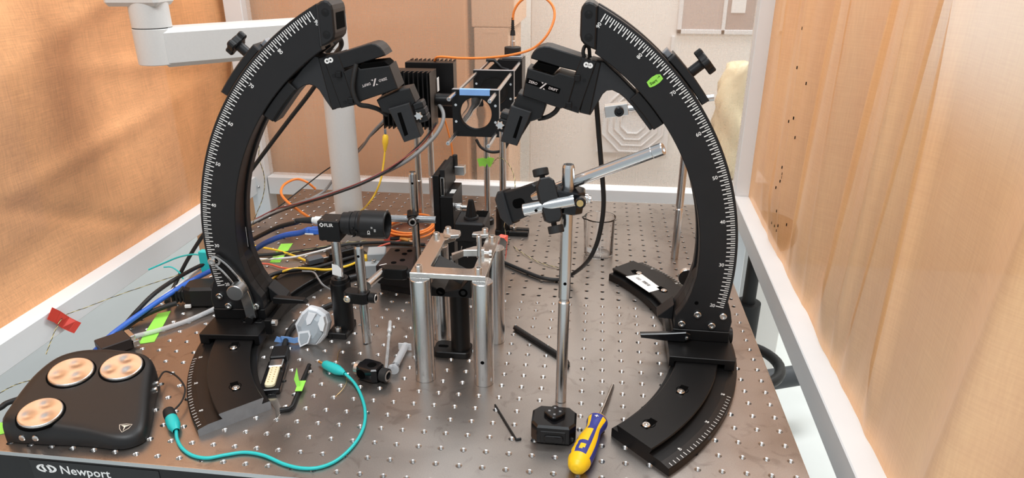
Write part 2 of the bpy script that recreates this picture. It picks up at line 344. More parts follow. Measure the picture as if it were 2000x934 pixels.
for j in range(-1, 35):
    n = 16 if j < 16 else 8
    ang = [2*math.pi*k/n for k in range(n)]; sq = sqloop(.0125, n)
    prof = [(.0036, 0, 0), (.0030, -.0005, 1), (.0030, -.0011, 1), (.0026, -.0015, 1), (.0030, -.0019, 1), (.0030, -.0025, 1), (.0026, -.0029, 1), (.0030, -.0033, 1), (.0030, -.0039, 1), (.0026, -.0043, 1), (.0027, -.009, 2)] if j < 16 else [(.0035, 0, 0), (.0029, -.0006, 1), (.0028, -.003, 1), (.0027, -.009, 2)]
    for i in range(-19, 17):
        x, y = i*.025, j*.025; o = len(vs); vs += [(x+p[0], y+p[1], 0) for p in sq]
        for r_, z_, mi in prof: vs += [(x + r_*math.cos(t), y + r_*math.sin(t), z_) for t in ang]
        for q in range(len(prof)):
            mi = 0 if q == 0 else prof[q][2]
            for k in range(n):
                fs.append([o+q*n+k, o+q*n+(k+1) % n, o+(q+1)*n+(k+1) % n, o+(q+1)*n+k]); ms.append(mi)
        fs.append([o+len(prof)*n+k for k in range(n)]); ms.append(2)
CUT.v = [V(v) for v in vs]; CUT.f = fs; CUT.m = ms; CUT.s = [False]*len(fs)
CUT.build('tabletop', [tabm, thr, dark], tbl)
e = MB()
for a, b in (((-.4885, .4135), (-.0385, -.0375)), ((-.4885, .4135), (.8625, .8635)), ((-.4885, -.4875), (-.0375, .8625)), ((.4125, .4135), (-.0375, .8625))): e.box(None, a, b, (-.0052, .0001), .0002)
e.build('top_edge', steelh, tbl)
MB().box(None, (-.4865, .4115), (-.0365, .8615), (-.06, -.010), .001).build('core', anod, tbl)
sp = MB().box(None, (-.487, .412), (-.0385, -.0365), (-.06, -.0056), .0004).build('front_panel', blk, tbl)
Fn = Fr((0, -.0388, 0), (1, 0, 0), (0, 0, 1))
nl = MB().box(Fn, (-.418, -.267), (-.055, -.0075), (0, .0003), .0002); nl.build('name_plate', gloss, sp)
tx = MB().text('Newport', Fr((-.3535, -.0392, -.0195), (1, 0, 0), (0, 0, 1)), .0157)
tx.build('lettering', ink, sp)
lg = MB()
Fg = Fr((-.3994, -.0392, -.0178), (1, 0, 0), (0, 0, 1))
for sgn in (-1, 1):
    ar = [(sgn * (.0025 + .0095 * abs(math.cos(math.radians(t)))) if 1 else 0, .0054 * math.sin(math.radians(t))) for t in range(-90, 91, 15)]
    for p, q in zip(ar, ar[1:]): lg.quad(Fg(p[0], p[1]), Fg(q[0], q[1]), Fg(q[0]*.74, q[1]*.62), Fg(p[0]*.74, p[1]*.62))
lg.quad(Fg(-.0066, .0036), Fg(-.0034, .0036), Fg(.0000, -.0036), Fg(-.0032, -.0036)); lg.quad(Fg(.0002, .0040), Fg(.0034, .0040), Fg(.0066, -.0034), Fg(.0034, -.0034))
lg.build('emblem', ink, sp)
for x_, y_ in ((-.44, .02), (.37, .02), (-.44, .8), (.37, .8)): MB().box(None, (x_-.03, x_+.03), (y_-.03, y_+.03), (-.80, -.0605), .002).build('leg', anod, tbl)
# things seen past the right edge of the table, on the floor
sc0 = V((0.5748,1.0068,-0.3)); st = thing('lab_stool', (sc0.x, sc0.y, -.80), 'black lab stool on the floor beyond the right table edge', 'stool')
MB().lathe((sc0.x, sc0.y, 0), (0, 0, 1), [(0, -.80), (.020, -.80), (.020, -.42), (.030, -.42), (.030, -.30), (.016, -.30), (.016, -.13), (0, -.13)], 20).build('column', rubber, st)
MB().lathe((sc0.x, sc0.y, 0), (0, 0, 1), [(0, -.13), (.08, -.13), (.085, -.12), (.085, -.095), (.08, -.085), (0, -.085)], 28).build('seat', rubber, st)
MB().tube([(sc0.x + .10*math.cos(k*math.pi/16), sc0.y + .10*math.sin(k*math.pi/16), -.48) for k in range(33)], .014, 10).build('foot_ring', blk, st)
for k in range(5): MB().tube([(sc0.x, sc0.y, -.70), (sc0.x + .13*math.cos(k*1.2566+.5), sc0.y + .13*math.sin(k*1.2566+.5), -.765)], .022, 10).build('base_leg', rubber, st)
t2 = MB().tube([(0.6066,1.1196,-0.62), (0.8381,1.2098,-0.62)], .030, 18).build('floor_duct', mat('dark_grey_duct', (.05, .055, .06), .5)); tag(t2, 'dark grey pipe beside the table beyond its right edge', 'pipe')
# things behind the back mesh
card = mat('brown_cardboard', (.66, .36, .19), .8, 0, .1, 8); card2 = mat('tan_cardboard', (.66, .44, .30), .8, 0, .08, 8)
def carton(name, a, b, h, m, label):
    t = thing(name, ((a[0]+a[1])/2, (b[0]+b[1])/2, h[0]), label, 'box'); MB().box(None, a, b, h, .002).build('carton_body', m, t)
    MB().box(None, (a[0]+.001, a[1]-.001), ((b[0]+b[1])/2-.03, (b[0]+b[1])/2+.03), (h[1], h[1]+.0006), .0002).build('packing_tape', whitet, t); 
    MB().box(None, (a[0]+.02, a[1]-.02), (b[0]-.0006, b[0]), (h[1]-.012, h[1]-.008), .0002).build('flap_seam', m, t); return t
carton('cardboard_carton', (-.86, -.122), (1.0, 1.35), (-.80, .75), card, 'large brown cardboard carton filling the left behind the back mesh')
carton('cardboard_carton', (-.108, -.028), (1.03, 1.28), (-.80, .345), card2, 'narrow tan carton standing behind the mesh beside the large carton')
carton('cardboard_carton', (-.113, -.015), (1.03, 1.29), (.346, .60), card2, 'small tan carton on top of the narrow carton behind the mesh')
cab = thing('storage_cabinet', (.45, 1.65, -.80), 'tall cream cabinet with framed glass doors behind the back mesh', 'cabinet')
creamp = mat('cream_cabinet', (.84, .82, .78), .5, 0, .02, 5)
MB().box(None, (-.02, .80), (1.46, 1.85), (-.80, .95), .003).build('body', creamp, cab)
for a, m_ in (((.40, .508), mat('cabinet_glass_dull', (.50, .42, .39), .3)), ((.516, .66), mat('cabinet_glass_brown', (.40, .32, .29), .3))): MB().box(None, a, (1.455, 1.46), (.306, .92), .001).build('glass_door', m_, cab)
for a, h in (((.388, .400), (.294, .95)), ((.507, .517), (.294, .95)), ((.66, .672), (.294, .95)), ((.388, .672), (.294, .306))): MB().box(None, a, (1.450, 1.46), h, .001).build('door_frame', white, cab)
MB().box(None, (.375, .384), (1.448, 1.46), (.225, .288), .001).build('door_handle', white, cab)
MB().box(None, (.528, .566), (1.452, 1.455), (.35, .60), .0008).build('paper_sheet', whitet, cab)
t_ = thing('embossed_tray', (.284, 1.435, -.05), 'white plastic tray with octagonal ribs on the cabinet front behind the back mesh', 'tray')
Ft = Fr((0.2839,1.435,0.0472), (1, .0, 0), (0, .02, 1))
MB().box(Ft, (-.104, .104), (-.094, .094), (-.006, 0), .002).build('panel', white, t_)
for k, q in enumerate((.034, .052, .070, .088)):
    oc = [(q*math.cos(math.radians(22.5+45*i))*1.08, q*math.sin(math.radians(22.5+45*i))*1.08) for i in range(9)]
    MB().tube([Ft(p[0], p[1], .002) for p in oc], .0038, 6).build('rib', white, t_)
bagm = mat('pale_yellow_bag', (.86, .74, .48), .45, 0, .1, 14, trans=.0)
bv, bf = [], []
for j in range(15):
    for i in range(20):
        t = 2*math.pi*i/20; q = .050*(1 - .35*abs(j/14-.35)) * (1 + .16*math.sin(3*t+j*.9) + .1*math.sin(7*t-j*1.7)); bv.append((.535 + .012*math.sin(j*.5) + q*math.cos(t), 1.25 + q*.7*math.sin(t), -.045 + .0205*j + .008*math.sin(4*t+j)))
for j in range(14):
    for i in range(20): bf.append([j*20+i, j*20+(i+1) % 20, (j+1)*20+(i+1) % 20, (j+1)*20+i])
b_ = MB().add(bv, bf + [list(range(20))[::-1], list(range(280, 300))], 0, True).build('crumpled_bag', bagm); tag(b_, 'crumpled pale yellow bag behind the mesh near the right corner post', 'bag')
carton('cardboard_carton', (.45, .63), (1.21, 1.34), (-.80, -.052), mat('pale_grey_board', (.62, .63, .62), .7), 'pale grey carton under the pale yellow bag behind the mesh')
# ------------------------------------------------------------------ goniometer arcs and their curved tracks
AXX, AXY, ZC = .0103, .269, .137
class ArcF:
    def __init__(s, side):
        az, s.s = (math.radians(4.28), -1) if side == 'L' else (math.radians(-.87), 1)
        s.e = V((math.cos(az), math.sin(az), 0)) * s.s; s.n = V((math.sin(az), -math.cos(az), 0)); s.o = V((AXX, AXY, 0)); s.side = side
    def __call__(s, u, w_, d=0): return s.o + s.e * u + V((0, 0, w_)) + s.n * d
    def pol(s, r, lab, d=0):
        a = math.radians(lab - 29.73); return s(r*math.cos(a), ZC + r*math.sin(a), d)
    def rad(s, lab): a = math.radians(lab - 29.73); return s.e * math.cos(a) + V((0, 0, math.sin(a)))
    def tan(s, lab): a = math.radians(lab - 29.73); return -s.e * math.sin(a) + V((0, 0, math.cos(a)))
def arcpts(r, l0, l1, n): return [(r*math.cos(math.radians(l0+(l1-l0)*k/n-29.73)), ZC + r*math.sin(math.radians(l0+(l1-l0)*k/n-29.73))) for k in range(n+1)]
def arc_outline(ri, ro, grow=0):
    p = arcpts(ro, 21.2, 91.9, 44) + [(.163, .4455 - (.350-ro))] + [(.163, .3985 + (ri-.304))] + arcpts(ri, 87.6, 26.5, 40)
    p += [(.3015, .110), (.299, .0975), (.2945, .083), (.2885, .071), (.2825, .062), (.2815, .055), (.2825, .043), (.3530, .043), (.3545, .058), (.3515, .072), (.3475, .084)]
    return p
def track(side, label):
    F = ArcF(side); sg = 1 if side == 'R' else -1
    t = thing('curved_track', (AXX + sg*.325, AXY, 0), label, 'track', 'curved base tracks')
    def P(r, a, z): return V((AXX + sg * r * math.cos(math.radians(a)), AXY + r * math.sin(math.radians(a)), z))
    prof = [(.283, 0), (.283, .010), (.284, .0115), (.293, .0115), (.290, .0185), (.291, .0195), (.340, .0195), (.341, .0185), (.338, .0115), (.354, .0115), (.3645, .0095), (.3655, .0085), (.3655, 0)]
    n = 48; m = MB(); A = [-45 + 90*k/n for k in range(n+1)]
    for (r, z), (r2, z2) in zip(prof, prof[1:] + prof[:1]):
        m.add([P(r, a, z) for a in A] + [P(r2, a, z2) for a in A], [[k, k+1, n+2+k, n+1+k] for k in range(n)], 0, True)
    for a in (-45, 45): m.add([P(r, a, z) for r, z in prof], [list(range(len(prof)))], 1 if side == 'L' and a < 0 else 0)
    body = m.build('rail', [anod, rawal], t)
    for half in (range(-44, -19), range(24, 45)):
      mk = MB()
      for q in half:
        L = .0062 if q % 5 == 0 else .0042
        c = P(.3640, q, .0098); c2 = P(.3640 - L, q, .0107); td = V((-math.sin(math.radians(q)), math.cos(math.radians(q)), 0)); td.x *= sg; wd = .00035
        mk.quad(c - td*wd, c + td*wd, c2 + td*wd, c2 - td*wd)
        if q % 10 == 0:
            ex = V((sg*math.cos(math.radians(q)), math.sin(math.radians(q)), 0)) * sg; mk.text(str(abs(q)), Fr(P(.3545, q, .0118), ex, V((0, 0, 1)).cross(ex)), .0048)
      mk.build('scale_marks', ink, t)
    for a in ((-39.5, -24.5, 26, 38.5) if side == 'R' else (-37, -19, 27, 39)):
        p = P(.312, a, .0196)
        MB().lathe(p, (0, 0, 1), [(.0072, -.0001), (.0072, .0002), (.0064, .0002)], 20).build('slot_rim', dark, t)
        MB().box(Fr(p + V((0, 0, .0001)), V((-math.sin(math.radians(a))*sg, math.cos(math.radians(a)), 0)), (1, 0, 0), (0, 0, 1)), (-.010, .0095), (-.0045, .0045), (0, .0002), .0001).build('bolt_slot', dark, t)
        b = P(.312, a - 1.0, .0198); MB().lathe(b, (0, 0, 1), [(.0046, 0), (.0046, .0012), (.0040, .0018), (.0024, .0018), (.0021, .0006), (0, .0006)], 16).build('bolt', chrome, t)
    return t
track('L', 'black curved base track at the left with a bare grey metal end')
tr = track('R', 'black curved base track at the right with a barcode sticker behind')
# barcode sticker on the right track's rear half
q4 = [(0.2362,0.4449,0.0199), (0.262,0.4577,0.0199), (0.2909,0.4075,0.0199), (0.2704,0.3927,0.0199)]
MB().prism([p[:2] for p in q4], Fr((0, 0, 0)), .0196, .0199, .0001).build('sticker', whitet, tr)
ex_ = nz(V(q4[2]) - V(q4[1])); Fs = Fr((V(q4[0]) + V(q4[2])) / 2, ex_, (V(q4[1]) - V(q4[0])), (0, 0, 1))
bc = MB()
rb = random.Random(5); xx = -.004
while xx < .014: wv = rb.choice((.0005, .0008, .0012)); bc.box(Fs, (xx, xx+wv), (-.001, .005), (.0000, .0001), 0); xx += wv + rb.choice((.0006, .0009))
bc.text('050', Fr(Fs(-.014, 0, .0001), Fs.x, Fs.y, Fs.z), .007)
bc.build('barcode_print', dark, tr)
def star(r, lobes=4, n=48, amp=.3): return [((r*(1-amp) + r*amp*max(0, math.cos(lobes*2*math.pi*k/n))**.5)*math.cos(2*math.pi*k/n), (r*(1-amp) + r*amp*max(0, math.cos(lobes*2*math.pi*k/n))**.5)*math.sin(2*math.pi*k/n)) for k in range(n)]
def goniometer(side, label):
    F = ArcF(side); t = thing('goniometer_arc', F(.318, 0, 0) + V((0, 0, .0196)), label, 'goniometer', 'upright scale arcs')
    pl = MB().prism(arc_outline(.304, .350), F, .005, .020, .0009).build('face_plate', arcblk, t)
    MB().prism(arc_outline(.3065, .347), F, -.0165, .0049, .0002).build('core_plate', anod, t)
    MB().prism(arc_outline(.304, .350), F, -.030, -.0166, .0009).build('rear_plate', arcblk, t)
    cp = [(.1628, .4460), (.158, .4492), (.1535, .4505), (.1485, .4490), (.1450, .4450), (.1438, .4400), (.1440, .4140), (.1455, .4085), (.1490, .4045), (.1560, .4005), (.1628, .3982)]
    cap = MB().prism(cp, F, -.032, .0215, .002).build('end_cap', arcblk, t)
    MB().prism([(.1437, .436), (.1437, .417), (.1452, .417), (.1452, .436)], F, -.024, .012, .0003).build('end_slot', dark, cap)
    MB().lathe(F(.153, .437, .0214), F.n, [(.0048, 0), (.0048, .0002), (.003, .0004), (.0012, .0008), (0, .001)], 16).build('cap_bolt', anod, cap)
    MB().lathe(F(.154, .412, .0214), F.n, [(.0048, 0), (.0048, .0002), (.003, .0004), (.0012, .0008), (0, .001)], 16).build('cap_bolt', anod, cap)
    if side == 'L': MB().box(Fr(F(.1622, .4222, .0202), F.e, (0, 0, 1), F.n), (-.0012, .0012), (-.0235, .0235), (0, .0006), .0002).build('cap_seam', grblk, cap)
    mk = MB()
    for k in range(0, 141):
        lab = 20 + k/2; r1 = .3465; r0 = .3364 if k % 2 == 0 else .3412; wd = .0006 if k % 2 == 0 else .00045
        a, b, tt = F.pol(r1, lab, .0202), F.pol(r0, lab, .0202), F.tan(lab); mk.quad(a - tt*wd, a + tt*wd, b + tt*wd, b - tt*wd)
    for k in range(20, 91, 10):
        ex = F.rad(k) * F.s; mk.text(str(k), Fr(F.pol(.3322, k, .0202), ex, F.n.cross(ex), F.n), .0064)
    mk.build('degree_scale', ink, pl)
    for u_, w_ in ((.3097, .0665), (.3421, .0665), (.2909, .0515), (.3292, .0516)) if side == 'R' else ((.3405, .0629), (.3303, .048), (.291, .0484)):
        MB().lathe(F(u_, w_, .0198), F.n, [(.0047, 0), (.0047, .0030), (.0040, .0036), (.0025, .0036), (.0022, .0015), (0, .0015)], 20).build('bolt', chrome, t)
    if side == 'R': MB().lathe(F(.3071, .0826, .0199), F.n, [(.0026, 0), (.0026, .0003), (0, .0003)], 14).build('tapped_hole', dark, t)
    else:
        for u_, w_ in ((.338, .112),): pass
    # foot and carriage
    MB().box(Fr(F(0, 0, 0), F.e, (0, 0, 1), F.n), (.2805, .3535), (.0271, .0428), (-.040, .0208), .0008).build('foot_block', anod, t)
    MB().prism([(.2745, .0120), (.2815, .0120), (.2815, .0198), (.3435, .0198), (.3435, .0120), (.3560, .0120), (.3560, .0270), (.2745, .0270)], F, -.062, .064, .0006).build('carriage', anod, t)
    # gusset behind the inner flare
    MB().prism([(.2818, .0435), (.262, .0435), (.262, .047), (.2818, .066)], F, -.030, -.004, .0008).build('gusset', arcblk, t)
    return F, t
FLa, gl = goniometer('L', 'tall black scale arc on the left with a silver slotted lock bracket')
FRa, gr_ = goniometer('R', 'tall black scale arc on the right with a green start sticker')
# right: lever, side knob, sticker
lv = MB().prism([(0.238,0.036), (0.2398,0.0299), (0.2719,0.0279), (0.2957,0.0283), (0.3044,0.0337), (0.303,0.0405), (0.2969,0.0431), (0.2709,0.0394)], FRa, .0215, .029, .001).build('clamp_lever', gloss, gr_)
MB().lathe(FRa(*(0.2982,0.0353), .029), FRa.n, [(.0022, 0), (.0022, .001), (.001, .0014), (0, .0014)], 12).build('pivot_pin', chrome, lv)
MB().cyl(FRa(.3562, .026, -.002), FRa(.361, .026, -.002), .011, .011, 24).build('side_knob', anod, gr_)
Fst = Fr(FRa(*(0.2317,0.3656), .0204), nz(FRa(*(0.2394,0.3704), 0) - FRa(*(0.224,0.3595), 0)), FRa.n.cross(FRa(*(0.2394,0.3704), 0) - FRa(*(0.224,0.3595), 0)), FRa.n)
stk = MB().prism([(-.0092, -.0030), (-.0080, -.0042), (-.003, -.0052), (.003, -.0052), (.0088, -.0035), (.0086, .0026), (.005, .0048), (-.001, .0052), (-.0045, .0044), (-.0088, .0034)], Fst, 0, .0003, .0001).build('start_sticker', green, gr_)
MB().text('Start', Fr(Fst(-.0022, -.0006, .0005), Fst.x, Fst.y, Fst.z), .0046).tube([Fst(.0036, .0006, .0005), Fst(.0070, .0014, .0005)], .00018, 4).tube([Fst(.0058, .0024, .0005), Fst(.0070, .0014, .0005), Fst(.0060, .0004, .0005)], .00018, 4).build('handwriting', dark, stk)
# left: slotted lock bracket
br = [((0.3334,0.1203)), ((0.3231,0.1107)), ((0.3145,0.0987)), ((0.3074,0.0858)), ((0.3019,0.0712)), ((0.2988,0.0539)), ((0.2968,0.034))]
def rail2(off, wd):
    pts = spline([(p[0], p[1], 0) for p in br], 6); out = []
    for i, p in enumerate(pts):
        tv = (pts[min(i+1, len(pts)-1)] - pts[max(i-1, 0)]).normalized(); nn = V((-tv.y, tv.x, 0)); out.append((p, nn))
    return [(p + nn*(off+wd/2)) for p, nn in out], [(p + nn*(off-wd/2)) for p, nn in out]
lb = thing('lock_bracket', FLa(.315, .0435, .03), 'silver curved slotted lock bracket with round knob on the left arc', 'bracket')
slot = MB(); NS = 18
for off, wd in ((.0058, .0030), (-.0058, .0030)):
    A, B = rail2(off, wd); A, B = A[:NS], B[:NS]; slot.prism([(p.x, p.y) for p in A] + [(p.x, p.y) for p in B[::-1]], FLa, .024, .030, .0005)
A, B = rail2(0, .0146); A, B = A[NS-1:], B[NS-1:]; slot.prism([(p.x, p.y) for p in A] + [(p.x, p.y) for p in B[::-1]], FLa, .024, .030, .0005)
c0 = br[0]; slot.frame([(c0[0]+p[0], c0[1]+p[1]) for p in circ(.0073, 28)], [(c0[0]+p[0], c0[1]+p[1]) for p in circ(.0043, 28)], FLa, .0242, .0298)
slot.build('slotted_strap', chrome, lb)
MB().lathe(FLa(*(0.3367,0.1204), .020), FLa.n, [(.0028, 0), (.0028, .010), (.0052, .010), (.0052, .0135), (.0045, .0145), (.0026, .0145), (.0024, .012), (0, .012)], 20).build('pivot_bolt', chrome, lb)
MB().cyl(FLa(*(0.3061,0.0803), .030), FLa(*(0.3061,0.0803), .046), .0112, .0112, 32, ch=.0008).cyl(FLa(*(0.3061,0.0803), .020), FLa(*(0.3061,0.0803), .031), .004).build('round_knob', mat('satin_steel_knob', (.42, .43, .43), .34, 1), lb)
hb = MB().box(Fr(FLa(*(0.298,0.0263), .022), FLa.e, (0, 0, 1), FLa.n), (-.015, .013), (-.0065, .0015), (-.001, .008), .0012).build('hinge', anod, lb)
MB().cyl(FLa(*(0.2992,0.0323), .022), FLa(*(0.2992,0.0323), .034), .0058, .0058, 20).build('hinge_pin', anod, lb)
for x_ in (.012, -.011): MB().lathe(FLa(*(0.2991,0.0287), .026) + FLa.e*x_ + V((0, 0, -.001)), (0, 0, 1), [(.0032, 0), (.0032, .002), (.0016, .002), (.0016, .001), (0, .001)], 14).build('hinge_screw', anod, lb)
# left: inner side clamp block and lever
MB().box(Fr(FLa(.272, .030, .040), FLa.e, (0, 0, 1), FLa.n), (-.008, .001), (-.013, .009), (-.004, .004), .0006).build('clamp_block', anod, gl)
MB().cyl(FLa(.2635, .034, .040), FLa(.2575, .034, .040), .0048, .0048, 18).build('clamp_screw', chrome, gl)
MB().prism([(0.2729,0.054), (0.23,0.051), (0.2255,0.0455), (0.2565,0.0447), (0.2742,0.0442)], FLa, -.004, .006, .0008).build('clamp_lever', anod, gl)
MB().tube([FLa.pol(.3038, 33, -.010), FLa.pol(.3038, 30, -.010), FLa.pol(.3038, 27.5, -.009)], .0006, 6).build('edge_scratch_strip', chrome, gl)  # thin chrome strip added as the white scratch on the arc's inner edge
# ------------------------------------------------------------------ sliders and micromanipulators
def sector(F, r0, r1, l0, l1, n=10): return arcpts(r0, l0, l1, n) + arcpts(r1, l1, l0, n)
def slider(F, l0, l1, kl, label):
    t = thing('arc_slider', F.pol(.3505, l0, 0), label, 'slider', 'clamp sliders riding the arcs')
    MB().prism(sector(F, .3506, .3605, l0, l1), F, -.026, .014, .0012).build('outer_shoe', arcblk, t)
    MB().prism(sector(F, .2900, .3036, l0 + 1, l1 - .5), F, -.024, .016, .0012).build('inner_shoe', blk, t)
    MB().prism(sector(F, .3508, .3585, l1, l1 + 1.4, 3), F, -.020, -.004, .0008).build('stop', rawal, t)
    p = F.pol(.3605, kl, -.006); rd = F.rad(kl); tg = F.tan(kl)
    MB().cyl(p, p + rd*.016, .0062, .0062, 20).build('knob_stem', blk, t)
    MB().prism(star(.0165), Fr(p + rd*.015, tg, F.n, rd), 0, .0095, .0012, smooth=False).build('cross_knob', blk, t)
    return t
slider(FRa, 64.5, 75.2, 70.3, 'black clamp slider with cross knob on the right arc')
slider(FLa, 64.5, 76.5, 73.2, 'black clamp slider with cross knob on the left arc')
def manip(F, S, label, parts):
    t = thing('micromanipulator', parts['loc'], label, 'micromanipulator', 'micromanipulators hung on the arcs')
    MB().prism(parts['bracket'], F, -.020, .010, .0012).build('bracket', grblk, t)
    MB().prism(parts['plate'], F, -.026, .0125, .0012).build('mounting_plate', blk, t)
    rb_ = MB().prism(parts['rear'], F, -.026, .0145, .001).build('rear_housing', blk, t)
    bd = MB().prism(parts['body'], F, -.024, .0165, .0012).build('motor_housing', blk, t)
    MB().prism(parts['finger'], F, -.026, .0135, .0012).build('top_rail', blk, t)
    MB().prism(parts['pad'], F, -.018, .0152, .0006).build('cable_channel', dark, t)
    MB().prism(parts['sub'], F, -.020, .012, .0012).build('lower_stage', blk, t)
    hd = MB().prism(parts['holder'], F, -.006, .018, .001).build('holder_arm', grblk, t)
    MB().prism(parts['slot'], F, .0176, .0186, .0003).build('recess', dark, hd)
    c = parts['clip']; cl = MB()
    for k, off in enumerate((-.0085, 0, .0085)): cl.box(Fr(F(c[0], c[1], .004) + V((0, 0, 0)), *parts['clipax'], F.n), (-.0062, .0062), (off-.0036, off+.0036), (-.010, .010), .0008)
    cl.box(Fr(F(c[0], c[1], .002), *parts['clipax'], F.n), (-.0048, .0048), (-.0125, .0125), (-.0105, .0105), .0006)
    ec = cl.build('electrode_clamp', blk, t)
    MB().prism(star(.0056, 6, 36, .28), Fr(F(*parts['thumb'], .013), F.e, (0, 0, 1), F.n), 0, .005, .0006).build('thumb_screw', chrome, ec)
    for p_ in parts['studs']: MB().lathe(F(p_[0], p_[1], .0143), F.n, [(.0031, 0), (.0031, .0008), (.0012, .0008), (.0012, .0002), (0, .0002)], 16).build('stud', whitet, rb_)
    for p_ in parts['bolts']: MB().lathe(F(p_[0], p_[1], .0143), F.n, [(.0022, 0), (.0022, .0006), (.001, .0006), (0, .0002)], 12).build('housing_screw', anod, rb_)
    for p_ in parts['clips']: MB().box(Fr(F(p_[0], p_[1], .0143), F.e, (0, 0, 1), F.n), (-.0035, .0035), (-.0035, .0035), (0, .0035), .0006).build('latch', anod, rb_)
    a, b = F(*parts['t0'], 0), F(*parts['t1'], 0); ex = nz(b - a); Ft_ = Fr((a+b)/2 + F.n*.0167, ex, F.n.cross(ex), F.n); L = (b-a).length
    pk = mat('pale_print', (.62, .55, .53), .5)
    if S == 'R': MB().box(Ft_, (-L*.56, L*.56), (-.0032, .0032), (0, .0001), 0).build('logo_band', dark, bd)
    g_ = MB().text('ZERO', Fr(Ft_(-L*.34, 0, .0002), Ft_.x, Ft_.y, Ft_.z), .0042).text('DRIFT', Fr(Ft_(L*.34, 0, .0002), Ft_.x, Ft_.y, Ft_.z), .0042)
    g_.quad(Ft_(-.0036, -.0040, .0002), Ft_(-.0016, -.0040, .0002), Ft_(.0036, .0040, .0002), Ft_(.0016, .0040, .0002)); g_.quad(Ft_(-.0034, .0038, .0002), Ft_(-.0006, .0038, .0002), Ft_(-.0014, .0020, .0002)); g_.quad(Ft_(.0034, -.0038, .0002), Ft_(.0006, -.0038, .0002), Ft_(.0014, -.0020, .0002))
    g_.build('logo_print', pk, bd)
    return t
manip(FRa, 'R', 'black motorised micromanipulator hanging from the right arc', dict(loc=FRa(*(0.1869,0.3435), 0),
  bracket=[(0.1645,0.3855), (0.1728,0.384), (0.1914,0.368), (0.2109,0.3495), (0.2249,0.3294), (0.2394,0.3109), (0.2315,0.3044), (0.2196,0.3189), (0.2098,0.3314), (0.2002,0.3414), (0.1927,0.3472), (0.1841,0.3512), (0.1776,0.3504), (0.173,0.3461), (0.1664,0.3326), (0.1597,0.3207), (0.1486,0.3229)],
  plate=[(0.1592,0.386), (0.1693,0.3833), (0.159,0.3213), (0.1461,0.324)],
  rear=[(0.1466,0.3887), (0.164,0.3838), (0.1455,0.3234), (0.1251,0.3296)],
  body=[(0.0839,0.3757), (0.1149,0.3675), (0.1209,0.3711), (0.1415,0.3657), (0.1329,0.3329), (0.1245,0.3289), (0.078,0.343)],
  finger=[(0.0874,0.3864), (0.0877,0.3893), (0.0897,0.3934), (0.0933,0.397), (0.098,0.3994), (0.1034,0.4006), (0.1094,0.4002), (0.146,0.3892), (0.1628,0.3838), (0.1605,0.3697), (0.1425,0.3728), (0.1189,0.3776)],
  pad=[(0.0893,0.3764), (0.1137,0.3692), (0.1208,0.3759), (0.1165,0.3776), (0.0953,0.3824)],
  sub=[(0.0724,0.3453), (0.1071,0.3358), (0.1048,0.3259), (0.1013,0.3158), (0.0876,0.311), (0.0764,0.2922), (0.07,0.2952), (0.0649,0.3278)],
  holder=[(0.0643,0.3315), (0.0893,0.3242), (0.0863,0.316), (0.072,0.2817), (0.0515,0.2868)],
  slot=[(0.0756,0.3194), (0.0787,0.3183), (0.0707,0.2913), (0.0668,0.2925)], clip=(0.0548,0.3093), clipax=(FRa(*(0.0586,0.3202), 0) - FRa(*(0.0668,0.3179), 0), FRa(*(0.0586,0.3202), 0) - FRa(*(0.0522,0.2971), 0)), thumb=(0.0508,0.3067),
  studs=[(0.1571,0.3799), (0.1523,0.3809)], bolts=[(0.1507,0.3627), (0.1417,0.3298)], clips=[(0.1428,0.3654), (0.1337,0.3333)], t0=(0.0851,0.3609), t1=(0.1205,0.3503)))
manip(FLa, 'L', 'black motorised micromanipulator with a loose loop of cable hanging from the left arc', dict(loc=FLa(*(0.1819,0.3431), 0),
  bracket=[(0.175,0.3866), (0.1659,0.3842), (0.1554,0.3219), (0.16,0.3206), (0.1677,0.3331), (0.174,0.345), (0.1792,0.3499), (0.1853,0.3517), (0.1925,0.3504), (0.1986,0.3466), (0.2075,0.3372), (0.2344,0.3043), (0.2428,0.3094), (0.2264,0.3301), (0.2086,0.3534), (0.1912,0.3719)],
  plate=[(0.1703,0.3848), (0.1601,0.3861), (0.1468,0.3245), (0.1599,0.3218)],
  rear=[(0.1634,0.3842), (0.1448,0.3897), (0.1259,0.3291), (0.1475,0.3239)],
  body=[(0.1401,0.3681), (0.1237,0.3761), (0.1185,0.3719), (0.0832,0.3764), (0.0745,0.349), (0.1257,0.3317), (0.1319,0.3341)],
  finger=[(0.1487,0.3879), (0.1093,0.4), (0.1036,0.4013), (0.0988,0.4007), (0.0941,0.3978), (0.0907,0.3937), (0.0874,0.3877), (0.1256,0.3755), (0.1449,0.3705)],
  pad=[(0.1219,0.3749), (0.1166,0.3719), (0.0844,0.377), (0.0891,0.3811), (0.1142,0.3786)],
  sub=[(0.1033,0.3338), (0.0746,0.3465), (0.0613,0.3491), (0.0547,0.3317), (0.066,0.3215), (0.0736,0.2919), (0.0791,0.3061), (0.0855,0.3162), (0.0974,0.3193)],
  holder=[(0.0881,0.3245), (0.0616,0.3323), (0.0492,0.2903), (0.0709,0.2828), (0.0776,0.2996)],
  slot=[(0.077,0.3195), (0.0724,0.3208), (0.0652,0.2933), (0.0698,0.2907)], clip=(0.049,0.3198), clipax=(FLa(*(0.0631,0.3178), 0) - FLa(*(0.0696,0.3158), 0), FLa(*(0.0544,0.338), 0) - FLa(*(0.0471,0.3077), 0)), thumb=(0.0512,0.316),
  studs=[(0.1588,0.3809), (0.1543,0.3822)], bolts=[(0.1525,0.3634), (0.1418,0.3313)], clips=[(0.146,0.3653), (0.1339,0.3339)], t0=(0.0872,0.3612), t1=(0.1179,0.3518)))
